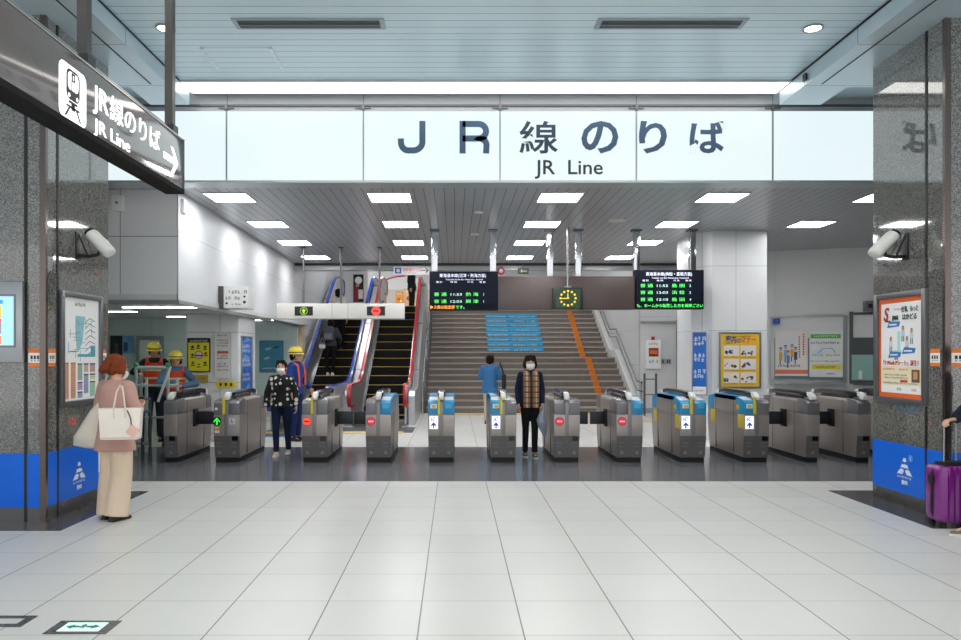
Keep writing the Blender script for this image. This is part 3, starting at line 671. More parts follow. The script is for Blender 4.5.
# ================================================================== departure boards and clock
YD = 13.8
DK = M('#0a1120', .6, 0, .2)
GRN = E('#5bf06b', .95); GR2 = E('#bfeee0', .8); WT = E('#e2e6ff', .85); ORA = E('#ffa23c', .95)
def board(lab, px0, px1, py0, py1, title, eng, rows, scroll, zrows):
    x0, x1, z0, z1 = XA(px0, YD), XA(px1, YD), ZA(py1, YD), ZA(py0, YD); w, h = x1-x0, z1-z0
    t = thing('departure_board', lab, 'departure board', ((x0+x1)/2, YD, z0))
    a = MB(); a.box(-w/2, w/2, -.02, .22, 0, h); a.build('case', DK, t, bevel=.006)
    a = MB(); a.box(-w/2+.03, w/2-.03, -.026, -.02, .12, h*.72); a.build('screen', M('#061226', .5, 0, .2), t)
    k = w/68.
    text(title, .062, WT, t, -w/2+10*k, z1-z0-5.6*k, -.027, width=46*k, bold=.0)
    text(eng, .03, WT, t, -w/2+16*k, h-8.7*k, -.027, width=37*k)
    for s_, x in (('種 別', 6.5), ('時 刻', 21), ('行 先', 37.5), ('番 線', 49.5)): text(s_, .03, WT, t, -w/2+x*k, h-11.3*k, -.027, width=6*k)
    for i, (kind, tm, dest, no) in enumerate(rows):
        z = h-zrows[i]*k
        text(kind, .062, GRN, t, -w/2+4.5*k, z, -.028, width=12.5*k, bold=.0); text(tm, .055, GR2, t, -w/2+21*k, z+.003, -.028, width=11*k); text(dest, .062, GRN, t, -w/2+36*k, z, -.028, width=12.5*k, bold=.0); text(no, .055, GR2, t, -w/2+53.5*k, z+.003, -.028)
    x = -w/2+1*k
    for s_, m_, wd_ in scroll: text(s_, .06, m_, t, x, 1.6*k+.004, -.028, width=wd_*k, bold=.012); x += (wd_+.8)*k
    MB().box(-w/2, w/2, -.03, -.02, 0, .008).build('lower_rim', BLACK, t)
    return t
board('left departure board with two green rows and an orange scrolling line', 429.5, 498, 271.5, 310.5, '東海道本線(沼津・熱海方面)', 'Tokaido Line (for Numazu, Atami)', [('普 通', '11:53', '熱 海', '1'), ('普 通', '12:03', '興 津', '1')], [('▶ス席は指定席', ORA, 24), ('です。', GRN, 9)], (24.2, 31.2))
board('right departure board with three green rows and a green scrolling line', 635.5, 703.5, 270, 309, '東海道本線(浜松・豊橋方面)', 'Tokaido Line (for Hamamatsu, Toyohashi)', [('普 通', '11:52', '島 田', '3'), ('普 通', '12:03', '浜 松', '3'), ('普 通', '12:10', '島 田', '4')], [('も、ホームから転落した方を両岸ごさい', GRN, 66)], (17.2, 24, 31))
t = thing('blank_sign_panel', 'long plain dark brown panel hung between the two departure boards', 'sign panel', (XA(566.5, YD), YD, ZA(309.5, YD)))
w = (XA(635.3, YD)-XA(498.3, YD))/2
MB().box(-w, w, 0, .2, .0, .60).build('panel', M('#5a4d4b', .3), t, bevel=.006); MB().box(-w, w, -.006, 0, 0, .012).build('lower_rim', BLACK, t)
for i, px in enumerate((434.5, 493, 550, 578.5, 636.5, 692.5)):
    zb = {434.5: 271.3, 493: 271.3, 550: 276, 578.5: 276, 636.5: 269.8, 692.5: 269.8}[px]
    t = thing('hanging_post', 'square chrome post holding the boards, %s from the left' % ('first', 'second', 'third', 'fourth', 'fifth', 'sixth')[i], 'post', (XA(px, YD+.1), YD+.12, ZA(zb, YD)-.0), 0, 'chrome posts carrying the departure boards')
    hh_ = HC-(ZA(zb, YD))
    MB().box(-.055, .055, -.055, .055, 0.0, hh_-.03).build('post', CHROME, t, bevel=.006); MB().box(-.085, .085, -.085, .085, hh_-.03, hh_-.001).build('ceiling_plate', M('#6f7276', .3, .6), t)
YC = 13.6
t = thing('clock', 'square dark green clock with yellow marks hanging in front of the brown panel', 'clock', (XA(568, YC), YC, ZA(309, YC)))
cw = 15*YC/F; ch = 21.5*YC/F
MB().box(-cw, cw, -.0, .12, 0, ch).build('case', M('#1c2214', .3), t, bevel=.01)
MB().box(-cw+.05, cw-.05, -.008, .0, .02, ch-.03).build('dial', M('#1d4a2c', .3), t)
YM = E('#f3c233', .9); it = []
for k in range(12):
    a_ = 2*pi*k/12; r0 = .135; x = sin(a_)*r0; z = ch/2+cos(a_)*r0*.95
    it.append(('p', [(x+.02*cos(b_)*1.0, z+.02*sin(b_)) for b_ in [q*pi/3 for q in range(6)]], YM, 1))
panel_print(t, it, 'hour_marks').location = (0, -.009, 0)
panel_print(t, [('p', [(-.115, ch/2-.012), (-.115, ch/2+.0), (.02, ch/2+.01), (.02, ch/2-.01)], YM, 1), ('p', [(-.008, ch/2-.01), (.008, ch/2-.01), (.0, ch/2+.09), (-.012, ch/2+.09)], YM, 2)], 'hands').location = (0, -.010, 0)
MB().tube([(0, .05, ch), (0, .05, HC-ZA(309, YC)-.001)], .022, 10).build('hanger_rod', M('#9da0a4', .25, .7), t, smooth=True)
MB().box(-.06, .06, .0, .1, ch, ch+.03).build('hanger_clamp', M('#8e9194', .3, .6), t)
# smaller things above the boards
t = thing('round_sign', 'small red and white round sign behind the top of the brown panel', 'sign', (XA(501, 19.0), 19.0, ZA(276, 19.0))); a = MB(); a.disc(0, .12, .10, -.01, 0, 20, M('#b8323c', .5)); a.disc(0, .13, .05, -.013, -.01, 16, PAPER); a.box(-.06, .06, -.012, 0, -.08, .0, PAPER); a.build('plate', None, t); MB().box(-.01, .01, 0, .02, .2, HC-ZA(276, 19.0)).build('hanger', GREY, t)
t = thing('exit_sign', 'small dim green box sign behind the brown panel under the beam', 'sign', (XA(523, 19.0), 18.95, ZA(274, 19.0))); MB().box(-.13, .13, -.05, .05, 0, .13).build('case', M('#3b4a30', .4), t, bevel=.006); panel_print(t, [(-.11, .11, .02, .11, M('#6e7a4a', .5), 1), (-.06, -.02, .03, .10, PAPER, 2), (.0, .08, .05, .07, PAPER, 2)]).location = (0, -.05, 0)
MB().box(-.01, .01, 0, .02, .13, HC-ZA(274, 19.0)).build('hanger', GREY, t)
Yb = 18.9
t = thing('direction_sign', 'white hanging sign with blue square, red lettering and a black arrow', 'sign', (XA(412, Yb), Yb, ZA(275, Yb)))
w = 18.7*Yb/F; MB().box(-w, w, 0, .08, 0, .215).build('body', M('#f2f2f2', .3), t, bevel=.01)
panel_print(t, [(-w+.04, -w+.2, .04, .18, M('#2a6ab8', .4), 1), (-w+.08, -w+.16, .07, .15, PAPER, 2), ('p', [(w-.24, .12), (w-.1, .12), (w-.1, .1), (w-.24, .1)], INKN, 1), ('p', [(w-.14, .17), (w-.11, .17), (w-.05, .11), (w-.11, .05), (w-.14, .05), (w-.09, .11)], INKN, 1)], 'symbols').location = (0, 0, 0)
text('新幹線のりば', .09, M('#c93a3a', .5), t, -w+.24, .09, -.002, width=.45); text('Shinkansen', .03, M('#c93a3a', .5), t, -w+.26, .045, -.002, width=.3)
for x in (-.3, .3): MB().box(x-.01, x+.01, .03, .05, .215, HC-ZA(275, Yb)-.0).build('hanger', GREY, t)

# escalator direction sign
YS = 16.1
x0, x1, z0, z1 = XA(277, YS), XA(404.5, YS), ZA(319, YS), ZA(303.3, YS); w, h = x1-x0, z1-z0
t = thing('escalator_sign', 'long white hanging sign with green up arrow and red disc in front of the escalators', 'sign', (x0, YS, z0))
MB().box(0, w, 0, .14, 0, h).build('body', M('#dedcd6', .35), t, bevel=.006)
k = w/127.5
for q in (55, 71): MB().box(q*k-.004, q*k+.004, -.003, 0, .0, h).build('joint', M('#8f8e8a', .4), t)
MB().box(0, w, -.004, .0, 0, .012).build('lower_rim', M('#8f8e8a', .4), t)
for q in (26.8, 99): MB().box((q-9.1)*k, (q+9.1)*k, -.008, 0, h*.22, h*.8).build('display', BLACK, t)
cx_, cz_ = 26.8*k, h*.51
GA = E('#93b83a', .8)
it = [('d', cx_, cz_, .088, M('#3c4a1e', .5), 1), ('d', cx_, cz_, .08, GA, 2), ('d', cx_, cz_, .07, M('#2b3512', .5), 3), ('p', [(cx_-.05, cz_+.0), (cx_, cz_+.055), (cx_+.05, cz_+.0), (cx_+.025, cz_), (cx_+.02, cz_-.05), (cx_-.02, cz_-.05), (cx_-.025, cz_)], GA, 4)]
panel_print(t, it, 'arrow_symbol').location = (0, -.008, 0)
cx_ = 99*k
RE = E('#f0423c', .95); it = [('d', cx_, cz_, .095, RE, 1), (cx_-.06, cx_+.06, cz_-.018, cz_+.018, M('#7e2020', .5), 2)]
panel_print(t, it, 'no_entry_symbol').location = (0, -.008, 0)
for px in (303, 340.5, 379.3): MB().tube([(XA(px, YS)-x0, .06, h), (XA(px, YS)-x0, .06, HC-z0)], .022, 10).build('hanger_rod', M('#6f6d6e', .3, .6), t, smooth=True); 
for px in (303, 340.5, 379.3): MB().box(XA(px, YS)-x0-.05, XA(px, YS)-x0+.05, .01, .11, HC-z0-.02, HC-z0-.001).build('ceiling_plate', M('#3d3c3d', .4), t)

# ================================================================== right side walls: posters, windows, alarm, door
t, w, h = wall_poster('manner_poster', 'yellow framed poster of travel manners with six pictures on the white column', 720.5, 759, 334, 386.5, 14.04, None, M('#efc23a', .5), .035, FR)
it = []; r = random.Random(11)
for i in range(2):
    for j in range(3):
        x = -w*.42+i*w*.44; z = h*(.58-.255*j)
        it.append((x, x+w*.4, z, z+h*.2, M('#ece4dd', .5), 1))
        for q in range(8):
            xx = x+r.uniform(.02, .33)*w; zz = z+r.uniform(.02, .12)*h; it.append(('d', xx, zz, r.uniform(.015, .035)*w*1.2, M(r.choice(['#2f2a33', '#8b2f44', '#3a63a8', '#5a9c63', '#c98f72', '#e2bb4a', '#7b7f90', '#333a5a']), .5), 2+q % 3))
        it += lines_of_marks(x, x+w*.38, z-h*.028, h*.018, M('#8a5a2a', .5), 2, 1, q)
it += lines_of_marks(-w*.3, w*.3, h*.945, h*.02, INK, 1, 1, 3)
on_sheet(t, it)
text('案内', .13, M('#1d3f8f', .5), t, -w*.38, h*.835, -.018, bold=.02, width=w*.28); text('の', .09, M('#1d3f8f', .5), t, -w*.09, h*.835, -.018, bold=.02); text('マナー', .12, M('#e0503a', .5), t, w*.03, h*.835, -.018, bold=.02, width=w*.38)
t = poster_frame('blue_banner', 'tall blue banner with white lettering leaning on the chamfer of the white column', 'poster', (XA(700, 14.0), 14.02, ZA(394, 14.1)), -.55, .24, 1.13, .02, .02, FR, backing=M('#1668c4', .35))
it = [(-.12, .12, 0, .14, PAPER, 1)]+lines_of_marks(-.1, .1, .05, .03, GREY, 2, 1, 3)
for k in range(3): it += lines_of_marks(-.1, .11, .98-.3*k, .075, M('#dfeaf7', .5), 1, 1, k+2)+lines_of_marks(-.1, .11, .90-.3*k, .065, M('#dfeaf7', .5), 1, 1, k+22)
on_sheet(t, it)
# emergency box
Yw = 20.78
x0, z0 = XA(645, Yw), ZA(368.5, Yw); w = XA(660, Yw)-x0; h = ZA(340, Yw)-z0
t = thing('emergency_box', 'white emergency button box with red lamp on the wall right of the stairs', 'alarm box', (x0, Yw, z0))
MB().box(0, w, -.12, 0, 0, h).build('case', M('#eef0f0', .35), t, bevel=.01)
it = [(w*.18, w*.82, h*.42, h*.72, M('#9c3a2a', .5), 1), (w*.25, w*.75, h*.5, h*.64, M('#e8703a', .5), 2), (w*.25, w*.6, h*.44, h*.5, INKN, 2)]+lines_of_marks(w*.2, w*.6, h*.2, h*.1, M('#3a8fc4', .5), 1, 1, 4)+[(w*.7, w*.78, h*.2, h*.3, M('#e8a03a', .5), 1)]+lines_of_marks(w*.2, w*.8, h*.82, h*.08, M('#c93a3a', .5), 1, 1, 4)
panel_print(t, it).location = (0, -.12, 0)
a = MB(); a.cyl((w/2, -.06), .05, h, h+.04, 14); a.ball((w/2, -.06, h+.05), .05); a.build('lamp', M('#a81e2c', .2), t, smooth=True)
t = thing('switch_plate', 'pair of small grey switch plates on the wall beside the emergency box', 'switch', (XA(665, Yw), Yw, ZA(364, Yw))); MB().box(-.1, .16, -.03, 0, 0, .14).build('plate', M('#a5a5a7', .4), t)
for x_ in (-.06, .06, .11): MB().box(x_-.015, x_+.015, -.04, -.03, .03, .11).build('switch', M('#3a3a3d', .4), t)
f = MB(); xa, xb = XA(679, Yw), XA(696, Yw)
f.box(xa, xb+1.0, 20.74, 20.8, 0, ZA(325, Yw)); struct('door_2', f, M('#e0dfdc', .4, var=.08, scale=3))
f = MB(); f.box(xa-.07, xa, 20.7, 20.8, 0, ZA(320, Yw)); f.box(xa, xb+1, 20.7, 20.8, ZA(325, Yw), ZA(320, Yw)); struct('trim_door_2', f, M('#77797c', .35, .5))
t = thing('door_closer', 'dark grey closer mechanism at the top of the door beside the column', 'door closer', (XA(687, Yw), 20.74, ZA(338, Yw))); MB().box(-.16, .2, -.1, 0, 0, .14).build('body', M('#5c5d60', .4, .5), t, bevel=.01); MB().box(-.2, .2, -.12, -.03, .2, .24).build('arm', M('#77787b', .4, .5), t); MB().box(-.05, .05, -.06, 0, .14, .3).build('bracket', M('#9b9c9f', .4, .5), t)
f = MB(); f.box(5.06, XA(679, Yw)-.08, 20.74, 20.8, ZA(323.5, Yw), ZA(321, Yw)); struct('trim_wall_rail', f, M('#b5b6b8', .3, .6))

# window with posters (office) on the right
def wallpt(px):  # on the angled right wall
    x0_, y0_, x1_, y1_ = 6.4, 16.93, 9.6, 15.83
    s_ = (px-VX)/F
    tt = (s_*y0_-x0_)/((x1_-x0_)-s_*(y1_-y0_)); return Vector((x0_+tt*(x1_-x0_), y0_+tt*(y1_-y0_), 0))
ang = atan2(15.83-16.93, 9.6-6.4)
A, B = wallpt(771), wallpt(843); wl = (B-A).length
zt_, zb_ = ZA(317.5, A.y), ZA(383, A.y)
f = MB(); f.box(-.25, 2.9, .02, .2, 0, zb_-.02); o = struct('wall_right_counter', f, M('#c9cacb', .4, .1)); o.location = (A.x, A.y, 0); o.rotation_euler = (0, 0, ang)
t = f = MB(); f.box(-.05, 0, -.04, .04, zb_, zt_+.03); f.box(wl-.0, wl+.08, -.04, .04, zb_, zt_+.03); f.box(0, wl, -.04, .04, zt_, zt_+.04); f.box(0, wl, -.04, .04, zb_, zb_+.08)
o = struct('window_1', f, M('#b3b7b8', .3, .7)); o.location = A; o.rotation_euler = (0, 0, ang)
g = MB(); g.box(0, wl, .02, .03, zb_+.08, zt_, M('#8fa3a6', .12, .0, .6)); o2 = g.build('window_pane', None, o); o2['kind'] = 'structure'
g = MB(); g.box(-.03, wl+.03, -.16, -.0, zb_-.02, zb_+.05); o3 = g.build('window_sill', M('#c3c4c5', .25, .6), o); o3['kind'] = 'structure'
f = MB(); f.box(wl+.16, 2.9, .02, .06, zb_, zt_+.1); f.box(wl+.12, wl+.19, -.03, .03, zb_, zt_+.1); f.box(wl+.19, 2.9, -.03, .03, zt_+.03, zt_+.08); f.box(wl+.19, 2.9, -.06, .03, zb_-.02, zb_+.06)
o = struct('window_2', f, M('#7d8486', .25, .6)); o.location = A; o.rotation_euler = (0, 0, ang)
def on_wall(px0, px1, py0, py1, name, lab, bg):
    a, b = wallpt(px0), wallpt(px1); Y = (a.y+b.y)/2; w = (b-a).length; z0, z1 = ZA(py1, Y), ZA(py0, Y)
    t = thing(name, lab, 'poster', ((a.x+b.x)/2+.012, Y-.035, z0), ang); MB().box(-w/2, w/2, 0, .012, 0, z1-z0).build('sheet', bg, t); return t, w, z1-z0
t, w, h = on_wall(774, 806.5, 331, 376, 'people_poster', 'cream poster of five cartoon-style travellers in the office window', M('#f1ece6', .5))
it = [(-w/2, w/2, h*.05, h*.14, M('#ee7f66', .5), 1), (-w*.38, w*.1, h*.3, h*.86, M('#e7eaf0', .5), 1)]; r = random.Random(2)
for x, z, c in ((-.33, .45, '#e9b949'), (-.18, .5, '#8cb8e0'), (-.1, .38, '#6f86c9'), (.02, .52, '#efb24d'), (.13, .46, '#4a4f63')):
    it += [(x*w-.05*w, x*w+.05*w, z*h-.1*h, z*h+.08*h, M(c, .5), 2), ('d', x*w, z*h+.13*h, .05*w, M('#e2b59a', .5), 3), ('d', x*w, z*h+.16*h, .045*w, M(r.choice(['#3a3230', '#5a6fc4', '#4a7a52']), .5), 2), (x*w-.03*w, x*w+.0*w, z*h-.2*h, z*h-.1*h, INK, 2)]
for k in range(9): it.append((w*.22, w*.27, h*(.85-.055*k), h*(.885-.055*k), GREY, 2)); it.append((w*.34, w*.4, h*(.9-.055*k), h*(.94-.055*k), M('#d8504a', .5), 2))
it += lines_of_marks(-w*.42, w*.25, h*.2, h*.05, INK, 2, 1, 4)
panel_print(t, it)
t, w, h = on_wall(808, 841.5, 331, 377, 'route_poster', 'white poster with green header and yellow strip in the office window', M('#f2f4f3', .5))
it = [(-w*.46, w*.44, h*.84, h*.93, M('#5fbf46', .5), 1), (-w*.42, w*.44, h*.17, h*.27, M('#f2e234', .5), 1)]+lines_of_marks(-w*.36, w*.36, h*.87, h*.035, PAPER, 2, 1, 3)+lines_of_marks(-w*.44, w*.4, h*.72, h*.045, INK, 1, 1, 4)
it += lines_of_marks(-w*.42, -w*.06, h*.45, h*.045, M('#4aa4d6', .5), 1, 1, 5)+lines_of_marks(0, w*.42, h*.45, h*.045, M('#6cc070', .5), 1, 1, 6)+lines_of_marks(-w*.44, w*.44, h*.33, h*.03, GREY, 1, 1, 7)+lines_of_marks(-w*.3, w*.3, h*.2, h*.035, INK, 2, 1, 8)+lines_of_marks(w*.0, w*.3, h*.06, h*.03, INK, 1, 1, 9)
it += [('p', [(-w*.25, h*.52), (-w*.1, h*.63), (-w*.08, h*.615), (-w*.23, h*.505)], M('#7fb6d6', .5), 1), (-w*.1, w*.15, h*.61, h*.625, M('#7fb6d6', .5), 1), ('p', [(w*.15, h*.63), (w*.28, h*.52), (w*.3, h*.535), (w*.16, h*.645)], M('#7fb6d6', .5), 1), (-w*.4, -w*.1, h*.51, h*.56, M('#d6ecf7', .5), 1)]
panel_print(t, it)
a_ = wallpt(775)
t = thing('blue_lamp', 'small blue box light at the top left corner of the office window', 'lamp', (a_.x, a_.y-.08, ZA(324, a_.y)), ang); MB().box(-.07, .07, -.06, .03, 0, .12).build('case', M('#1d3fa8', .3), t, bevel=.015)
MB().box(-.03, .03, -.075, -.055, .03, .08).build('lens', M('#4f7ae0', .15), t)
a_ = wallpt(866)
t = thing('wall_camera', 'small dark grey camera box under the ceiling beside the right pillar', 'camera', (a_.x, a_.y-.1, ZA(311, a_.y)), ang); MB().box(-.1, .1, -.2, .1, 0, .2).build('body', M('#6b6c70', .4), t, bevel=.02); MB().box(-.04, .04, -.21, -.19, .05, .13).build('lens', BLACK, t)
a_ = wallpt(858)
t = thing('counter_screen', 'pale green acrylic screen standing behind the far right window counter', 'screen', (a_.x, a_.y-.06, ZA(383, a_.y)+.05), ang); MB().box(-.15, .3, -.01, .0, 0, .55).build('panel', M('#9fc7c0', .1), t); MB().box(-.02, .05, -.04, -.01, .03, .22).build('bottle', M('#e8eeee', .3), t, bevel=.008)
MB().box(-.15, .3, -.03, .02, 0, .02).build('foot', GREY, t)

# floor plates
def floor_plate(loc, w, d, lab, green):
    t = thing('floor_plate', lab, 'floor sign', loc)
    a = MB()
    if green:
        a.box(-w/2, w/2, -d/2, d/2, 0, .003); a.build('surround', border, t)
        MB().box(-w*.33, w*.33, -d*.33, d*.33, .003, .005).build('plate', E('#d5f2ea', .35), t)
        G = M('#17826c', .4); a = MB()
        for s_ in (-1, 1): a.prism([(s_*w*.05, d*.05), (s_*w*.16, d*.07), (s_*w*.16, d*.16), (s_*w*.27, 0), (s_*w*.16, -d*.16), (s_*w*.16, -d*.07), (s_*w*.05, -d*.05)], 2, .005, .0062)
        a.prism([(-w*.03, -d*.15), (w*.0, -d*.05), (w*.03, -d*.15), (w*.04, .1*d), (0, .2*d), (-w*.04, .1*d)], 2, .005, .0065); a.build('exit_symbol', G, t)
    else:
        for (x0, x1, y0, y1) in ((-w/2, w/2, -d/2, -d/2+.05), (-w/2, w/2, d/2-.05, d/2), (-w/2, -w/2+.05, -d/2+.05, d/2-.05), (w/2-.05, w/2, -d/2+.05, d/2-.05)): a.box(x0, x1, y0, y1, 0, .003)
        a.build('surround', border, t); MB().box(-w/2+.05, w/2-.05, -d/2+.05, d/2-.05, 0, .002).build('plate', M('#cfcfca', .3), t)
floor_plate((XA(83, 1207/272.5)+.0, 4.43, 0), .36, .215, 'green and white exit arrow plate set in the floor tiles', True)
floor_plate((-2.72, 4.53, 0), .4, .19, 'square floor plate with dark outline at the left edge', False)

# tactile paving
f = MB(); f.box(-3.9, -1.05, 15.35, 15.75, 0, .006); f.box(-.7, 4.9, 20.05, 20.4, 0, .006); f.box(3.9, 7.5, 18.0, 18.4, 0, .006); struct('trim_tactile', f, M('#d9c27a', .6))
f = MB(); f.box(-3.9, -2.4, 14.7, 14.95, 0, .005); struct('trim_floor_strip', f, M('#3f78b8', .5))

# ================================================================== staircase
RS, TR = .1680, .30
XS0, XS1 = -.78, 4.87
STONE = grid_mat('stair_stone', '#857b73', '#5c544e', [(0, 1.12, -.10, .010, .6)], rough=.55, tone=.04, noise=18, nvar=.22)
steps = []
y, z = 20.8, 0
for i in range(9): z += RS; steps.append((y, z)); y += TR
y = 24.35
for i in range(11): z += RS; steps.append((y, z)); y += TR
st = thing('staircase', 'wide brown stone staircase with a landing, blue sticker strips and an orange line', 'staircase', (0, 20.8, 0))
NOSE = M('#b3aaa1', .55, var=.15, scale=20)
for i, (y, z) in enumerate(steps):
    y2 = steps[i+1][0] if i < 19 else 27.5
    MB().box(XS0, XS1, y-20.8, y2-20.8+.05, max(0, z-RS-.25), z).build('step', STONE, st, bevel=.008, seg=1)
for i, (y, z) in enumerate(steps): MB().box(XS0+.02, XS1-.02, y-20.8-.028, y-20.8+.05, z-.04, z+.004).build('nosing', NOSE, st)
SB1 = M('#22aee6', .4); ORG = M('#e8861c', .5)
for i in range(9, 17):
    y, z = steps[i+1] if i < 18 else steps[i]
    k = i-9
    x0 = XA(485.5+.55*(16-i)*0+ (3.5*(8-k)/8 if k < 3 else 0), y); 
    x0, x1 = 1.07, 2.88
    it = [(x0, x1, z-RS+.036, z-.010, SB1, 1)]+lines_of_marks(x0+.06, x0+.75, z-RS+.04, .05, PAPER, 2, 1, k+3)+lines_of_marks(x0+.85, x1-.1, z-RS+.04, .045, PAPER, 2, .85, k+30)
    panel_print(st, it, 'sticker_strip').location = (0, y-20.8-.029, 0)
for i in list(range(2, 20)):
    y, z = steps[i]
    a = MB(); a.box(3.98, 4.16, y-20.8-.032, y-20.8-.028, z-RS+.006, z-.006); a.box(3.98, 4.16, y-20.8-.032, y-20.8+.18, z+.002, z+.006); a.build('orange_strip', ORG, st)
# stringer on the right and its wall skirting
def nose_z(Y): return steps[0][1]+(Y-20.8)*RS/TR
p = [(20.7, 0), (20.62, .25), (23.2, nose_z(23.2)+.22), (24.05, nose_z(23.2)+.24), (27.1, nose_z(23.2)+.22+(27.1-24.2)*RS/TR), (27.1, 0)]
f = MB(); f.prism(p, 0, XS1, 5.06); struct('trim_stringer', f, M('#d9dad9', .35))
def rail(name, lab, x, off, double, side_):
    t = thing(name, lab, 'handrail', (x, 20.5, 0), 0)
    for dz in ((.86, .62) if double else (.86,)):
        a = MB(); pts = [(0, -.45, dz-.0), (0, .1, dz+.02), (0, 2.75, nose_z(23.2)+dz), (0, 3.7, nose_z(23.2)+dz+.02), (0, 6.5, nose_z(23.2)+dz+2.85*RS/TR)]
        a.tube(pts, .024, 10); a.build('rail', CHROME, t, smooth=True)
    for yy in (-.4, 1.0, 2.6, 3.8, 5.2, 6.4):
        zz = 0 if yy < 0 else max(0, nose_z(20.5+yy) if yy < 2.8 else nose_z(23.2) if yy < 3.9 else nose_z(23.2)+(yy-3.85)*RS/TR)
        tp = zz+.86 if yy > 0 else .86
        a = MB(); 
        if yy < 0 or not double: a.tube([(0, yy, zz+.0), (0, yy, tp)], .022, 8)
        else: a.tube([(side_*.14, yy, tp-.12), (0, yy, tp-.1), (0, yy, tp-.02)], .012, 8)
        a.build('bracket' if (double and yy > 0) else 'post', CHROME, t, smooth=True)
    return t
rail('handrail', 'double steel handrail along the white wall on the right of the stairs', 4.92, 0, True, 1)
rail('handrail', 'steel handrail with posts between the stairs and the right escalator', -.84, 0, False, -1)
t = thing('rail_barrier', 'short steel barrier of two posts at the foot of the stairs by the right wall', 'barrier', (4.95, 19.9, 0))
for x in (0, .3): MB().tube([(x, 0, 0), (x, 0, 1.1)], .03, 10).build('post', M('#6d6f72', .3, .7), t, smooth=True)
for z in (.55, .95): MB().tube([(0, 0, z), (.3, 0, z)], .018, 8).build('bar', M('#8d8f92', .3, .7), t, smooth=True)
# cheek wall between escalator and stairs
f = MB(); f.prism([(20.7, 0), (20.7, .3), (27.1, 3.4), (27.1, 0)], 0, -.90, -.78); struct('trim_cheek', f, M('#5c5a5a', .4, .3))

# ================================================================== escalators
YK0, YK1 = 18.65, 24.1; ZH0, ZH1 = .93, 4.07; SL = (ZH1-ZH0)/(YK1-YK0)
def hand_path(yf, yb=25.9):
    p = []
    # lower newel: from underneath forward and up
    r = .24
    p.append((yf+1.0, ZH0-2*r-.0)); p.append((yf+r, ZH0-2*r))
    for k in range(1, 12): a_ = -pi/2-pi*k/12; p.append((yf+r+r*cos(a_), ZH0-r+r*sin(a_)))
    p.append((yf+r, ZH0))
    for k in range(7): 
        t_ = k/6; y = YK0-.55+1.1*t_; e = (t_**2)*.55; p.append((y, ZH0+e*SL*1.0))
    for k in range(7):
        t_ = k/6; y = YK1-.5+1.0*t_; p.append((y, ZH1-((1-t_)**2)*.5*SL))
    for k in range(12): a_ = pi/2-pi*k/12; p.append((yb-r+r*cos(a_), ZH1-r+r*sin(a_)))
    p.append((yb-r, ZH1-2*r)); p.append((yb-1.0, ZH1-2*r))
    return p
def ribbon(pts, x0, x1, up, dn):
    """closed prism following a path in the YZ plane"""
    n = len(pts); A, B = [], []
    for i, p in enumerate(pts):
        a_ = Vector(pts[max(0, i-1)]); b_ = Vector(pts[min(n-1, i+1)]); t_ = (b_-a_).normalized(); nn = Vector((-t_.y, t_.x))
        A.append(Vector(p)-nn*up*(-1)); B.append(Vector(p)-nn*dn)
    vs = []; fs = []
    for i in range(n): vs += [(x0, A[i].x, A[i].y), (x1, A[i].x, A[i].y), (x1, B[i].x, B[i].y), (x0, B[i].x, B[i].y)]
    for i in range(n-1):
        for k in range(4): fs.append((i*4+k, i*4+(k+1) % 4, i*4+4+(k+1) % 4, i*4+4+k))
    fs += [(0, 3, 2, 1), ((n-1)*4, (n-1)*4+1, (n-1)*4+2, (n-1)*4+3)]
    m = MB(); m.add(vs, fs); return m
def walk(Y):  # tread line
    return 0.0 if Y < YK0+.02 else min(3.14, (Y-YK0)*SL)
BAL = M('#cfd1d4', .3, .8, var=.03, scale=1); DECK = M('#c6c8cb', .32, .8, var=.03, scale=1)
SYEL = M('#d8b23a', .5); SBLK = M('#0c0b0c', .5, 0, .2)
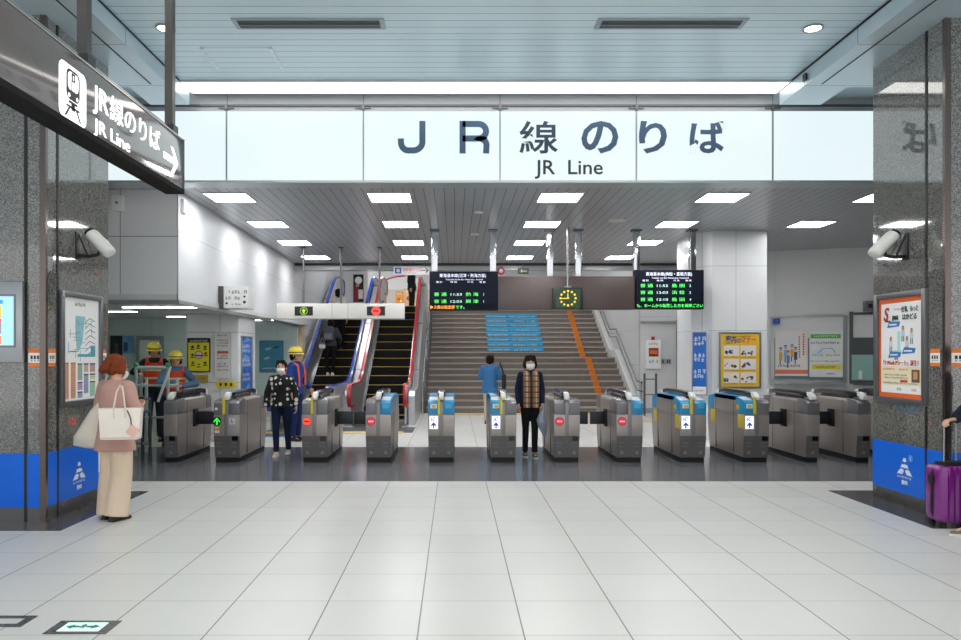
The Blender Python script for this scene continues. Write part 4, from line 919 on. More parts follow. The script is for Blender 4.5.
def escalator(x0, x1, yf, rail_col, lab, yf_l=None):
    cx = (x0+x1)/2
    t = thing('escalator', lab, 'escalator', (cx, yf, 0), 0, 'escalators beside the stairs')
    for x, yy in ((x0-cx, (yf_l or yf)-yf), (x1-cx, 0)):
        path = [(p[0]-yf, p[1]) for p in hand_path(yf+yy)]
        ribbon(path, x-.045, x+.045, .022, .022).build('handrail', M(rail_col, .25, coat=.4), t, bevel=.008)
        # balustrade panel between handrail and deck
        core = path[1:-1]; poly = [(y, z) for y, z in core]
        low = [(y, walk(y+yf)+.10) for y, z in reversed(core) if yy+.3 < y < (25.7-yf)]
        inner = []
        n = len(core)
        for i, p in enumerate(core):
            a_ = Vector(core[max(0, i-1)]); b_ = Vector(core[min(n-1, i+1)]); tt = (b_-a_).normalized(); nn = Vector((-tt.y, tt.x)); q = Vector(p)-nn*.022; inner.append((q.x, q.y))
        a = MB(); a.prism(inner+[(25.6-yf, 3.2), (YK1-yf+.05, 3.16), (YK0-yf, .06), (yy+.3, .06)], 0, x-.02, x+.02); a.build('balustrade', BAL, t)
    # inner skirts
    for x, s_ in ((x0-cx, 1), (x1-cx, -1)):
        a = MB(); a.prism([(.35, .0), (.35, .14), (YK0-yf, .16), (YK1-yf, 3.30), (25.7-yf, 3.30), (25.7-yf, 3.0), (YK1-yf, 2.9), (YK0-yf+.3, 0)], 0, min(x+s_*.02, x+s_*.07), max(x+s_*.02, x+s_*.07)); a.build('skirt', M('#8e9093', .25, .9), t)
    # steps
    k = 0
    yb_ = YK0-.4
    hw = (x1-x0)/2-.07
    MB().box(-hw, hw, .1, yb_-yf, 0, .012).build('landing_plate', M('#6f7174', .35, .8), t)
    base = None
    y = yb_; z = 0.02
    while y < YK1+.3:
        z = max(.02, min(3.14, (y+.2-YK0)*SL)); 
        if base is None:
            base = MB().box(-hw, hw, 0, .42, -.26, 0).build('step', SBLK, t); e = MB().box(-hw, hw, -.004, .035, -.012, .003).build('edge_line', SYEL, base); base.location = (0, y-yf, z)
        else:
            c = base.copy(); COL.objects.link(c); c.parent = t; c.location = (0, y-yf, z); d = e.copy(); COL.objects.link(d); d.parent = c
        y += .4
    MB().box(-hw-.1, hw+.1, YK1+.6-yf, 25.9-yf, 3.05, 3.145).build('landing_plate', M('#8f9194', .35, .8), t)
    # underside wedge closes the view below the steps
    a = MB(); a.prism([(YK0-yf+.2, 0), (YK1-yf+.3, 2.85), (25.9-yf, 2.95), (25.9-yf, 0)], 0, -hw, hw); a.build('truss', BLACKR, t)
    return t
escalator(-2.30, -1.08, 16.6, '#b81f2c', 'right escalator with red handrails and black yellow-edged steps')
escalator(-3.75, -2.57, 15.3, '#1b45a6', 'left escalator with blue handrails carrying the climbing passengers')
def deck(x0, x1, ys, lab):
    t = thing('escalator_cladding', lab, 'cladding', ((x0+x1)/2, ys, 0), 0); w = (x1-x0)/2
    o = .76
    a = MB(); a.prism([(0, 0), (0, o-.1), (.15, o), (YK0-ys, o+.02), (YK1-ys, 3.14+o), (25.6-ys, 3.14+o), (25.6-ys, 0)], 0, -w, w); a.build('panel', DECK, t)
    for q in (2.2, 4.4, 6.6):
        yy = q; zz = o+.02+max(0, (yy+ys-YK0))*SL; MB().box(-w, w, yy, yy+.01, zz-.1, zz+.006).build('joint', SEAM, t)
deck(-2.525, -2.345, 17.2, 'narrow steel cladding between the blue and the red escalator handrails')
deck(-1.035, -.90, 17.2, 'steel cladding on the stairs side of the right escalator')
deck(-3.90, -3.795, 16.4, 'steel cladding between the left escalator and the white wall')
f = MB(); f.box(-2.5, -.85, 15.55, 16.7, 0, .004); f.box(-3.9, -2.5, 15.0, 16.0, 0, .004); struct('trim_escalator_plate', f, M('#55575a', .4, .6))
# posters on the upper level
for px0, px1, py0, py1, Y, lab, c in ((396, 403, 292, 305, 30, 'small orange poster on the upper level wall above the right escalator', '#e3962e'), (404, 416, 289, 306, 30.2, 'pale floral poster on the upper level wall beside the orange one', '#e9c9a0')):
    t, w, h = wall_poster('upper_poster', lab, px0, px1, py0, py1, Y, lambda w, h: lines_of_marks(-w*.4, w*.4, h*.8, h*.1, PAPER, 2, 1, 2)+[('d', -w*.1, h*.45, w*.2, M('#c9503a', .5), 1), ('d', w*.2, h*.3, w*.15, M('#f3e7c0', .5), 1)], M(c, .5), .01, FR)
    MB().box(-.04, .04, -.0, .05, -(ZA(py1, Y)-3.14), 0).build('stand', FRD, t)
t, w, h = wall_poster('display_board', 'tall dark display with two figures on the upper level pier', 354, 363, 275, 301.5, 27.28, lambda w, h: [('d', 0, h*.8, w*.4, PAPER, 1), (-w*.5, 0, 0, h*.6, M('#8a1f33', .5), 1), (0, w*.5, h*.1, h*.45, PAPER, 1), ('d', -w*.1, h*.62, w*.2, M('#c99b80', .5), 2)], INKN, .02, BLACK)
# pale arch on back wall
n = 16
t = thing('wall_arch', 'white low arch with a red rim on the upper level wall', 'arch', (XA(405, 32.9), 32.98, 3.15)); hw = 27*32.9/F/1.0
a = MB(); a.prism([(hw*cos(pi*k/n), 1.25+.55*sin(pi*k/n)) for k in range(n+1)], 1, -.06, 0); a.build('panel', M('#f4f4f4', .4), t)
a = MB(); a.tube([(-hw*cos(pi*k/n/2), -.06, 1.25+.58*sin(pi*k/n/2)) for k in range(n+1)], .03, 6); a.build('rim', M('#c8404a', .4), t)
MB().box(-hw, hw, -.05, 0, 0, 1.25).build('base_wall', M('#ddd6cb', .5), t)

# ================================================================== ticket gates
GB = M('#aaa19b', .38, .45, var=.03, scale=1.5); GBL = M('#6f6c6b', .4, .3, var=.03); GTOP = M('#b3b3b5', .25, .8); GDK = M('#7f7e82', .35, .3)
CYAN = M('#1596cf', .35, coat=.2); CYD = M('#0b5f95', .4); PLB = BLACKR; FLAP = M('#161a24', .4); LID = M('#dfe3e6', .3)
LEN = 1.6
def hull(levels, m=None):
    """levels: (z, x0, x1, y0, y1)"""
    mb = MB(); mb.rings([[(x0, y0, z), (x1, y0, z), (x1, y1, z), (x0, y1, z)] for z, x0, x1, y0, y1 in levels], m); return mb
def gate(x, w, lab, sym='no', caps=('grey', 'grey'), yellow=False, window=False, ysides=False, flaps=(), narrow=False, dark=False, leftdir=0, Y=11.17):
    t = thing('ticket_gate', lab, 'ticket gate', (x, Y, 0), 0, 'ticket gates across the hall')
    h = w/2; body = GB
    hull([(0, -h*.93, h*.93, .07, LEN-.07), (.075, -h*.93, h*.93, .07, LEN-.07)]).build('plinth', PLB, t)
    hull([(.075, -h*.95, h*.95, .055, LEN-.055), (.40, -h*.99, h*.99, .01, LEN-.01), (.46, -h, h, 0, LEN), (.71, -h, h, 0, LEN)]).build('body', body, t, bevel=.012)
    hull([(.711, -h, h, .30, LEN-.30), (.90, -h, h, .30, LEN-.30), (.925, -h+.02, h-.02, .32, LEN-.32)]).build('upper_body', body, t, bevel=.008)
    # darker lower front
    a = MB(); a.add([(-h*.95, .045, .08), (h*.95, .045, .08), (h*.985, .004, .395), (-h*.985, .004, .395), (-h*.95, .08, .08), (h*.95, .08, .08), (h*.985, .05, .395), (-h*.985, .05, .395)], [(0,1,2,3),(4,7,6,5),(0,4,5,1),(3,2,6,7),(0,3,7,4),(1,5,6,2)]); a.build('lower_front', GBL, t)
    cs = .028
    parts = [(-h, h)] if narrow else [(-h, -cs), (cs, h)]
    for i, (x0, x1) in enumerate(parts):
        c = caps[i % len(caps)]
        m_ = CYAN if c == 'blue' else GDK
        for y0, y1, s_ in ((0, .34, 1), (LEN-.34, LEN, -1)):
            q = [(0, .712), (0, .875), (.05, .915), (.34, .955 if c == 'blue' else .935), (.34, .712)]
            q = [((yy if s_ > 0 else LEN-yy), zz) for yy, zz in q]
            a = MB(); a.prism(q, 0, x0+.002, x1-.002); a.build('cap', m_, t, bevel=.01)
        a = MB(); xm = (x0+x1)/2; hw = (x1-x0)/2*.78
        a.add([(xm-hw, .055, .921), (xm+hw, .055, .921), (xm+hw, .30, .958), (xm-hw, .30, .958), (xm-hw, .055, .915), (xm+hw, .055, .915), (xm+hw, .30, .952), (xm-hw, .30, .952)] if c == 'blue' else [(xm-hw, .055, .919), (xm+hw, .055, .919), (xm+hw, .30, .940), (xm-hw, .30, .940), (xm-hw, .055, .91), (xm+hw, .055, .91), (xm+hw, .30, .93), (xm-hw, .30, .93)], [(0,1,2,3),(7,6,5,4),(0,4,5,1),(1,5,6,2),(2,6,7,3),(3,7,4,0)])
        a.build('reader', LID if c == 'blue' else GTOP, t)
        if c == 'blue':
            a = MB(); a.prism([(xm-hw*.75, .80), (xm+hw*.75, .80), (xm+hw*.75, .865), (xm-hw*.75, .865)], 1, -.003, .0); a.build('card_pad', M('#e6eef2', .3) if i == 0 else M('#4fb4dd', .3), t)
            if yellow and i == 0: MB().box(xm-.025, xm+.03, -.005, -.003, .81, .845).build('card_mark', M('#e8b92e', .4), t)
            if leftdir or True: 
                a = MB(); sx = -h if i == 0 else h; a.box(min(sx, sx-.004*(1 if i else -1)), max(sx, sx-.004), .34, LEN-.34, .90, .955); a.box(x0+.01, x1-.01, .34, LEN-.34, .925, .965); a.build('top_strip', CYAN, t, bevel=.005)
    # centre strip and guard rail
    if not narrow:
        a = MB(); a.prism([(-.012, .40), (-.012, .88), (.06, .985), (.12, .985), (.02, .86), (.02, .40)], 0, -cs, cs); a.build('centre_strip', M('#8f8c8a', .35, .45), t, bevel=.006)
        MB().box(-cs*.7, cs*.7, .012, .06, .30, .40).build('lower_strip', M('#6a6969', .3, .8), t)
    gx = 0 if not narrow else 0
    a = MB(); a.prism([(-.02, .925), (-.02, .965), (.02, 1.01), (.10, 1.035), (.17, 1.035), (.17, .985), (.10, .96), (.05, .925)], 0, gx-.035, gx+.035); a.build('rail_bracket', M('#e4e4e1', .35), t, bevel=.012)
    a = MB(); pts = [(.14, 1.0), (.4, 1.02), (LEN-.4, 1.02), (LEN-.14, 1.0)]
    m2 = ribbon(pts, gx-.055, gx+.055, .026, .048); m2.build('guard_rail', M('#26262a', .2, .2, coat=.5), t, bevel=.02)
    MB().box(gx-.03, gx+.03, .36, LEN-.36, .92, .99).build('rail_foot', M('#3c3c40', .35, .4), t)
    a = MB(); a.prism([(LEN+.02, .925), (LEN+.02, .965), (LEN-.02, 1.01), (LEN-.16, 1.035), (LEN-.17, .985), (LEN-.10, .96), (LEN-.05, .925)], 0, gx-.035, gx+.035); a.build('rail_bracket', M('#e4e4e1', .35), t, bevel=.012)
    if yellow:
        MB().box(-.052, -.018, -.026, -.002, .715, .965).build('yellow_strip', M('#e9d02c', .4), t)
    # indicators on the left half
    xl = -h/2-cs/2 if not narrow else 0
    if sym == 'no' or sym == 'led':
        c = '#d3223a' if sym == 'no' else '#ff4a35'
        a = MB(); a.disc(xl, .61, .062, -.006, 0, 24, BLACKR); a.disc(xl, .61, .055, -.009, -.005, 24, E('#c9203a', .75) if sym == 'no' else E('#ff4a35', 1.0)); a.box(xl-.04, xl+.04, -.012, -.008, .598, .622, PAPER if sym == 'no' else M('#8b2a20', .4)); a.build('no_entry_display', None, t)
    elif sym == 'ic':
        a = MB(); a.box(xl-.058, xl+.058, -.008, 0, .50, .685, E('#e8ecff', .95)); a.build('ic_display', None, t)
        Bl = M('#3a5fd0', .4)
        text('IC', .07, Bl, t, xl, .612, -.009, 'CENTER', .03, name='ic_lettering')
        panel_print(t, [(xl-.011, xl+.011, .508, .575, Bl, 1), ('p', [(xl-.046, .552), (xl, .600), (xl+.046, .552), (xl+.028, .538), (xl, .568), (xl-.028, .538)], Bl, 1)], 'arrow').location = (0, -.009, 0)
    elif sym == 'green':
        a = MB(); a.disc(xl-.03, .61, .066, -.006, 0, 24, BLACKR); a.build('arrow_display', None, t); G_ = E('#2bea3c', 1.0); x_ = xl-.03
        panel_print(t, [(x_-.012, x_+.012, .56, .63, G_, 1), ('p', [(x_-.05, .61), (x_, .665), (x_+.05, .61), (x_+.05, .59), (x_, .64), (x_-.05, .59)], G_, 1)], 'arrow').location = (0, -.007, 0)
        panel_print(t, [(x_-.035, x_+.035, .44, .53, M('#e3ddd0', .4), 1), (x_-.035, x_+.035, .475, .51, M('#e8a02c', .4), 2), (cs+.01, cs+.10, .565, .655, M('#cfd5da', .4), 1), ('d', cs+.05, .598, .022, GREY, 2), ('d', cs+.05, .598, .014, M('#cfd5da', .4), 3), ('d', cs+.045, .637, .009, GREY, 2), (cs+.04, cs+.052, .602, .630, GREY, 4), (-h+.02, -h+.06, .775, .81, PAPER, 1)], 'sticker')
    if window: MB().box(h*.42, h*.42+.085, -.004+.004, .04, .325, .39).build('sensor_window', M('#0c0c0e', .1), t)
    if narrow: MB().box(-.015, .07, .0, .04, .325, .39).build('sensor_window', M('#0c0c0e', .1), t)
    # small print and rings at the foot of the front
    it = []
    for x0, x1 in parts:
        xm = (x0+x1)/2
        it += [('d', xm, .15, .022, M('#a9a8a6', .4), 1), ('d', xm, .15, .015, M('#7c7b7a', .4), 2)]+[(xm-.05, xm+.04, zz, zz+.004, M('#8f8e8c', .4), 1) for zz in (.30, .285, .25, .235)]
    o = panel_print(t, it, 'marking'); o.location = (0, .040, .0); o.rotation_euler = (.125, 0, 0)
    if ysides:
        for y0, y1 in ((.02, .24), (LEN-.36, LEN-.16)): MB().box(-h-.004, -h+.002, y0, y1, .50, .70).build('yellow_panel', M('#dfc83a', .45), t, bevel=.001)
        MB().box(-h-.003, -h+.002, .2, .3, .77, .84).build('yellow_mark', M('#dcb92e', .45), t)
        MB().box(-h-.001, -h+.002, .12, LEN-.3, .672-.0, .676).build('joint', SEAM, t)
    # housing of the doors at mid length, and seams on both flanks
    for s_ in (-1, 1):
        MB().box(min(s_*(h+.002), s_*(h-.01)), max(s_*(h+.002), s_*(h-.01)), .42, .426, .10, .90).box(min(s_*(h+.002), s_*(h-.01)), max(s_*(h+.002), s_*(h-.01)), 1.2, 1.206, .10, .90).build('joint', SEAM, t)
    for s_, ln in flaps:
        x0, x1 = (h, h+ln) if s_ > 0 else (-h-ln, -h)
        a = MB(); a.box(x0, x1, .76, .80, .50, .70); a.build('door_flap', FLAP, t, bevel=.012)
        a = MB(); xx = h-.004 if s_ > 0 else -h-.03; a.box(xx, xx+.034, .68, .86, .47, .74); a.build('door_housing', BLACKR, t, bevel=.01)
    return t
gx = lambda a, b: ((a+b)/2-VX)*11.17/F
gw = lambda a, b: (b-a)*11.17/F
gate(gx(163.4, 177), gw(163.4, 177.0), 'narrow dark ticket gate at the far left beside the steel barrier', None, narrow=True, flaps=((1, .3),))
gate(gx(213.5, 239.5), gw(213.5, 239.5), 'ticket gate with a green up arrow, left of the woman in the dotted sweater', 'green', yellow=True, window=True)
gate(gx(301.5, 327.5), gw(301.5, 327.5), 'ticket gate with a glowing orange-red no entry disc, right of the dotted sweater', 'led', yellow=True, window=True, flaps=((1, .27),))
gate(gx(365.5, 391), gw(365.5, 391), 'ticket gate with a red no entry disc and one blue cap, before the right escalator', 'no', ('grey', 'blue'), flaps=((-1, .27),))
gate(gx(428, 454.5), gw(428, 454.5), 'ticket gate with two blue caps and an IC arrow, alone left of centre', 'ic', ('blue', 'blue'), yellow=True)
gate(gx(490.5, 516.5), gw(490.5, 516.5), 'ticket gate with one blue cap and an IC arrow, left of the woman in plaid', 'ic', ('blue', 'grey'), yellow=True, window=True)
gate(gx(554, 580), gw(554, 580), 'all grey ticket gate with a red no entry disc, right of the woman in plaid', 'no', ('grey', 'grey'), window=True, flaps=((1, .25),))
gate(gx(616.5, 643), gw(616.5, 643), 'ticket gate with a red no entry disc and a blue cap on its right half', 'no', ('grey', 'blue'), flaps=((-1, .25),))
gate(gx(680, 706.5), gw(680, 706.5), 'ticket gate with two blue caps, an IC arrow and yellow side panels', 'ic', ('blue', 'blue'), yellow=True, ysides=True)
gate(gx(744, 769.5), gw(744, 769.5), 'ticket gate with one blue cap, an IC arrow and yellow side panels', 'ic', ('blue', 'grey'), yellow=True, window=True, ysides=True, flaps=((1, .25),))
gate(gx(807.5, 819.5), gw(807.0, 820.0), 'narrow grey ticket gate, first to the right of the last blue-capped one', None, narrow=True, flaps=((-1, .25), (1, .25)))
gate(gx(857.8, 871), gw(857.6, 871), 'narrow grey ticket gate right next to the right pillar', None, narrow=True, flaps=((-1, .3),))
gate(6.72, .19, 'narrow ticket gate mostly hidden behind the right pillar', None, narrow=True)

# ================================================================== barriers by the left gate
BT = M('#3a3b3d', .3, .6)
t = thing('steel_barrier', 'low dark steel tube barrier left of the narrow gate', 'barrier', (-4.58, 11.25, 0))
for x, y in ((-.5, 0), (-.02, 0), (.1, 0), (-.25, .6)): MB().tube([(x, y, 0), (x, y, .93)], .02, 10).build('post', BT, t, smooth=True)
for z in (.93, .75, .28): a = MB(); a.tube([(-.5, 0, z), (.1, 0, z)], .02, 10); a.build('bar', M('#8e9194', .3, .7), t, smooth=True)
a = MB(); a.tube([(-.25, .6, .93), (-.02, 0, .93)], .02, 10); a.build('bar', M('#8e9194', .3, .7), t, smooth=True)
GP = M('#a9bdb6', .4)
t = thing('pipe_frame', 'grey green pipe frame on the floor in front of the helmeted workers', 'work stand', (-4.72, 12.0, 0))
for x, y in ((-.28, 0), (.22, 0), (-.28, .4), (.22, .4)): MB().tube([(x, y, 0), (x, y, 1.42 if y == 0 else 1.2)], .026, 10).build('post', GP, t, smooth=True)
for z in (1.38, 1.1, .6): MB().tube([(-.28, 0, z), (.22, 0, z)], .03 if z > 1.3 else .02, 10).build('bar', GP, t, smooth=True)
for x in (-.28, .22): MB().tube([(x, 0, 1.1), (x, .4, 1.1)], .02, 10).build('bar', GP, t, smooth=True); MB().ball((x, 0, 1.42), .045).build('joint', M('#3f8f6a', .4), t, smooth=True)
MB().tube([(.26, 0, 1.40), (.10, -.1, .85)], .022, 10).build('brace', M('#c9d3d0', .4), t, smooth=True)
t = thing('equipment_cart', 'grey cart with work equipment standing behind the pipe frame', 'cart', (-5.75, 12.35, 0))
MB().box(-.3, .25, 0, .5, .12, .16).build('base', GREY, t); MB().box(-.22, .2, .05, .45, .16, .85).build('box', M('#5f7b8a', .4), t, bevel=.02); MB().box(-.15, .1, .1, .4, .85, 1.05).build('tool', M('#41505c', .4), t, bevel=.02); MB().ball((.12, .2, 1.12), (.06, .06, .09)).build('knob', M('#b8434a', .4), t, smooth=True)
MB().tube([(-.26, .05, .16), (-.3, .0, 1.1), (.2, .0, 1.1)], .015, 8).build('handle', GREY, t, smooth=True)
for x, y in ((-.25, .05), (.2, .05), (-.25, .45), (.2, .45)): MB().tube([(x-.02, y, .06), (x+.02, y, .06)], .06, 14).build('wheel', BLACKR, t, smooth=True)

# ================================================================== people
def voxel(mb, name, m, parent, size=.008, smooth_n=6):
    """union of overlapping solids into one continuous skin"""
    me = bpy.data.meshes.new('tmp'); me.from_pydata(mb.v, [], mb.f)
    bm = bmesh.new(); bm.from_mesh(me); bmesh.ops.recalc_face_normals(bm, faces=bm.faces); bm.to_mesh(me); bm.free()
    t = bpy.data.objects.new('tmp', me); COL.objects.link(t)
    r = t.modifiers.new('r', 'REMESH'); r.mode = 'VOXEL'; r.voxel_size = size; r.use_smooth_shade = True
    if smooth_n: s = t.modifiers.new('s', 'SMOOTH'); s.factor = .5; s.iterations = smooth_n
    dg = bpy.context.evaluated_depsgraph_get(); out = bpy.data.meshes.new_from_object(t.evaluated_get(dg))
    bpy.data.objects.remove(t); bpy.data.meshes.remove(me)
    out.materials.clear(); out.name = name
    out.materials.append(m)
    for p in out.polygons: p.use_smooth = True
    o = bpy.data.objects.new(name, out); COL.objects.link(o); o.parent = parent; return o
def V(*a): return Vector(a)
def limb(mb, pts, rs, n=12, ball=True):
    """tapered chain with round joints"""
    for i in range(len(pts)-1):
        p, q = Vector(pts[i]), Vector(pts[i+1]); t_ = (q-p).normalized(); up = V(0, 1, 0) if abs(t_.y) < .8 else V(1, 0, 0)
        a_ = t_.cross(up).normalized(); b_ = a_.cross(t_)
        mb.rings([[c+a_*cos(2*pi*k/n)*r+b_*sin(2*pi*k/n)*r for k in range(n)] for c, r in ((p, rs[i]), (q, rs[i+1]))])
    if ball:
        for p, r in zip(pts, rs): mb.ball(p, r, n=12, k=8)
def ell_rings(mb, L, n=20):
    """L: (centre, rx, ry) stacked"""
    mb.rings([[V(c[0]+cos(2*pi*k/n)*rx, c[1]+sin(2*pi*k/n)*ry, c[2]) for k in range(n)] for c, rx, ry in L])
def bone_hand(mb, w, d, palm_n, s, curl=.5):
    """palm, four unequal bent fingers and a thumb"""
    d = Vector(d).normalized(); n_ = Vector(palm_n); n_ = (n_-d*n_.dot(d)).normalized(); a_ = d.cross(n_).normalized()
    pc = Vector(w)+d*.045*s
    R = []
    for k, (t_, hw, th) in enumerate(((-.045, .024, .018), (-.02, .030, .016), (.02, .038, .014), (.045, .036, .011))):
        c = pc+d*t_*s; R.append([c+a_*cos(2*pi*j/12)*hw*s+n_*sin(2*pi*j/12)*th*s for j in range(12)])
    mb.rings(R)
    for i, (o_, ln) in enumerate(((-.029, .066), (-.010, .074), (.010, .070), (.028, .055))):
        p0 = pc+(d*.038+a_*o_)*s; c1 = curl*.6; c2 = curl*1.5
        p1 = p0+(d*cos(c1)+n_*sin(c1))*ln*.5*s; p2 = p1+(d*cos(c2)+n_*sin(c2))*ln*.32*s; c3 = curl*2.3; p3 = p2+(d*cos(c3)+n_*sin(c3))*ln*.25*s
        limb(mb, [p0, p1, p2, p3], [.0095*s, .009*s, .008*s, .007*s], 8)
    return pc, d, n_, a_
def thumb(mb, pc, d, n_, a_, s, side_, curl=.4):
    p0 = pc+(d*-.02+a_*side_*.028)*s; p1 = p0+(d*.6+a_*side_*.7+n_*.3).normalized()*.034*s; p2 = p1+(d*.85+a_*side_*.1+n_*.6).normalized()*.03*s
    limb(mb, [p0, p1, p2], [.012*s, .0105*s, .0085*s], 8)
SKIN = M('#d9a98a', .55, var=.05)
SKIN2 = M('#c48e6e', .55, var=.05)
def person(label, loc, rot, h, pose={}, top=None, legs=None, shoes='#e8e4dc', hair='#17130f', hair_style='short', mask=False, skin=None, head_yaw=0, head_pitch=0, vox=.009, extras=None, build=1.0, group=None, neckline=1.455, coat_below=None):
    skin = skin or SKIN
    t = thing('person', label, 'person', loc, rot, group)
    k = h/1.70
    J = dict(lean=0.0, sway=0.0, shL=(.152, 0, 1.375), shR=(-.152, 0, 1.375), elL=(.205, .02, 1.12), elR=(-.205, .02, 1.12), wrL=(.22, -.05, .87), wrR=(-.22, -.05, .87), hdL=(0, -.2, -1), hdR=(0, -.2, -1), pnL=(-1, 0, 0), pnR=(1, 0, 0), curl=.45,
             hpL=(.088, 0, .90), hpR=(-.088, 0, .90), knL=(.095, -.015, .48), knR=(-.095, -.015, .48), anL=(.10, .02, .085), anR=(-.10, .02, .085), toL=(.03, -1, 0), toR=(-.03, -1, 0), drop=0.0)
    J.update(pose)
    ln = J['lean']
    def sp(z, y=0, x=0):  # spine with lean
        dz = max(0, z-.92); return V(x+J['sway']*dz, y-ln*dz, z-(ln*ln*dz)*.45-J['drop'])
    def up(v): v = Vector(v); dz = max(0, v.z-.92); return V(v.x+J['sway']*dz, v.y-ln*dz, v.z-(ln*ln*dz)*.45-J['drop'])
    sh = {s: up(J['sh'+s]) for s in 'LR'}
    el = {s: Vector(J['el'+s]) for s in 'LR'}; wr = {s: Vector(J['wr'+s]) for s in 'LR'}
    hp = {s: Vector(J['hp'+s])-V(0, 0, J['drop']) for s in 'LR'}; kn = {s: Vector(J['kn'+s]) for s in 'LR'}; an = {s: Vector(J['an'+s]) for s in 'LR'}
    bw = build
    tor = [(.86, .14, .10), (.93, .160, .112), (1.0, .155, .108), (1.08, .135, .10), (1.18, .145, .105), (1.28, .150, .112), (1.36, .142, .105), (1.405, .115, .085), (1.44, .080, .066), (1.465, .058, .056)]
    hc = sp(1.572, -.012); nb = sp(1.44); 
    S = Matrix.Scale(k, 4)
    HR = Matrix.Rotation(head_yaw, 4, 'Z') @ Matrix.Rotation(head_pitch, 4, 'X') @ Matrix.Scale(1.13, 4)
    def hd(v): return hc+(HR @ Vector(v))
    body = MB()
    ell_rings(body, [(sp(z), rx*bw, ry*bw) for z, rx, ry in tor])
    limb(body, [nb, hc+V(0, .015, -.06)], [.053, .048])
    # head: skull, jaw, nose, ears
    st_ = len(body.v)
    body.ball((0, .012, .018), (.075, .093, .092), n=18, k=12); body.ball((0, -.022, -.045), (.055, .062, .065), n=16, k=10); body.ball((0, -.045, -.085), (.030, .030, .026))
    limb(body, [V(0, -.078, .012), V(0, -.098, -.022)], [.009, .013]); body.ball((0, -.078, -.058), (.022, .012, .009))
    for s_ in (-1, 1): body.ball((s_*.077, .012, -.008), (.010, .020, .030), n=10, k=6)
    body.xf(Matrix.Translation(hc) @ HR, st_)
    for s in 'LR':
        limb(body, [sh[s], el[s], wr[s]], [.050*bw, .036*bw, .025])
        pc, d, n_, a_ = bone_hand(body, wr[s], J['hd'+s], J['pn'+s], 1.0, J['curl'])
        thumb(body, pc, d, n_, a_, 1.0, (1 if (a_.dot(V(0, -1, 0)) > 0) else -1))
        limb(body, [hp[s], kn[s], an[s]], [.088*bw, .054*bw, .038])
        td = Vector(J['to'+s]).normalized(); limb(body, [an[s]+V(0, 0, -.04), an[s]+td*.12+V(0, 0, -.055)], [.035, .028])
    body.xf(S); voxel(body, 'body', skin, t, vox*k if vox < .008 else .007*k, 3)
    # eyes
    for s_ in (-1, 1):
        e = MB(); st_ = 0; e.ball((s_*.030, -.076, .012), (.012, .006, .0065), M('#f2efea', .3), n=12, k=8); e.ball((s_*.030, -.081, .012), (.0058, .003, .0058), INKN, n=10, k=6)
        e.xf(S @ Matrix.Translation(hc) @ HR); e.build('eye', None, t, smooth=True)
        e = MB(); e.box(s_*.030-.016, s_*.030+.016, -.086, -.078, .032, .037); e.xf(S @ Matrix.Translation(hc) @ HR); e.build('eyebrow', M(hair, .7), t)
    if not mask:
        e = MB(); e.ball((0, -.086, -.058), (.022, .006, .006), n=12, k=6); e.xf(S @ Matrix.Translation(hc) @ HR); e.build('mouth', M('#b06a5c', .5), t, smooth=True)
    else:
        e = MB(); n = 12; rr = []
        for j, (z_, w_, dpt) in enumerate(((-.006, .056, .100), (-.025, .064, .113), (-.05, .064, .110), (-.075, .054, .098), (-.092, .038, .082))):
            rr.append([(w_*sin((i/(n-1)-.5)*pi*.95), -dpt*cos((i/(n-1)-.5)*pi*.62)+.0, z_) for i in range(n)])
        vs = [p for r_ in rr for p in r_]; fs = [(a_*n+i, a_*n+i+1, (a_+1)*n+i+1, (a_+1)*n+i) for a_ in range(4) for i in range(n-1)]
        o_ = len(vs); vs += [(p[0]*.96, p[1]+.008, p[2]) for p in vs]; fs += [tuple(q+o_ for q in reversed(f_)) for f_ in fs]
        e.add(vs, fs); e.xf(S @ Matrix.Translation(hc) @ HR); e.build('face_mask', M('#f1f1ef', .6), t, smooth=True)
        for s_ in (-1, 1):
            e = MB(); e.tube([(s_*.060, -.06, -.02), (s_*.082, .01, .01)], .002, 6); e.xf(S @ Matrix.Translation(hc) @ HR); e.build('mask_loop', PAPER, t)
    # hair
    hm = M(hair, .65, 0, .15, var=.3, scale=60, bump=.3)
    if hair_style != 'helmet_only':
        g = MB()
        hs_ = 1.0 if hair_style != 'helmet' else .88
        g.ball((0, .034, .034 if hs_ == 1 else .012), (.094*hs_, .100*hs_, .094*hs_), n=20, k=14)
        if hair_style in ('short', 'bob', 'helmet'):
            for s_ in (-1, 1): g.ball((s_*.062, .035, -.012), (.026, .055, .060))
            g.ball((0, .075, -.02), (.066, .040, .075))
            for i in range(0 if hair_style == 'helmet' else 7): x = -.055+.11*i/6; limb(g, [V(x, -.045, .10-.25*x*x), V(x*1.15, -.078, .070-.5*abs(x)+.008*sin(i*3))], [.022, .009], 8)
        if hair_style == 'bob':
            for s_ in (-1, 1): g.ball((s_*.078, .02, -.020), (.030, .062, .065))
            for i in range(9): x = -.06+.12*i/8; limb(g, [V(x, -.05, .095-.2*x*x), V(x*1.25, -.086, .052-.8*abs(x)*.6)], [.022, .009], 8)
        if hair_style == 'tied':
            for s_ in (-1, 1): g.ball((s_*.060, .03, .0), (.024, .055, .055))
            for i in range(5): x = -.05+.1*i/4; limb(g, [V(x, -.03, .11-.3*x*x), V(x*1.3, -.066, .075-.9*abs(x)*.6)], [.018, .008], 8)
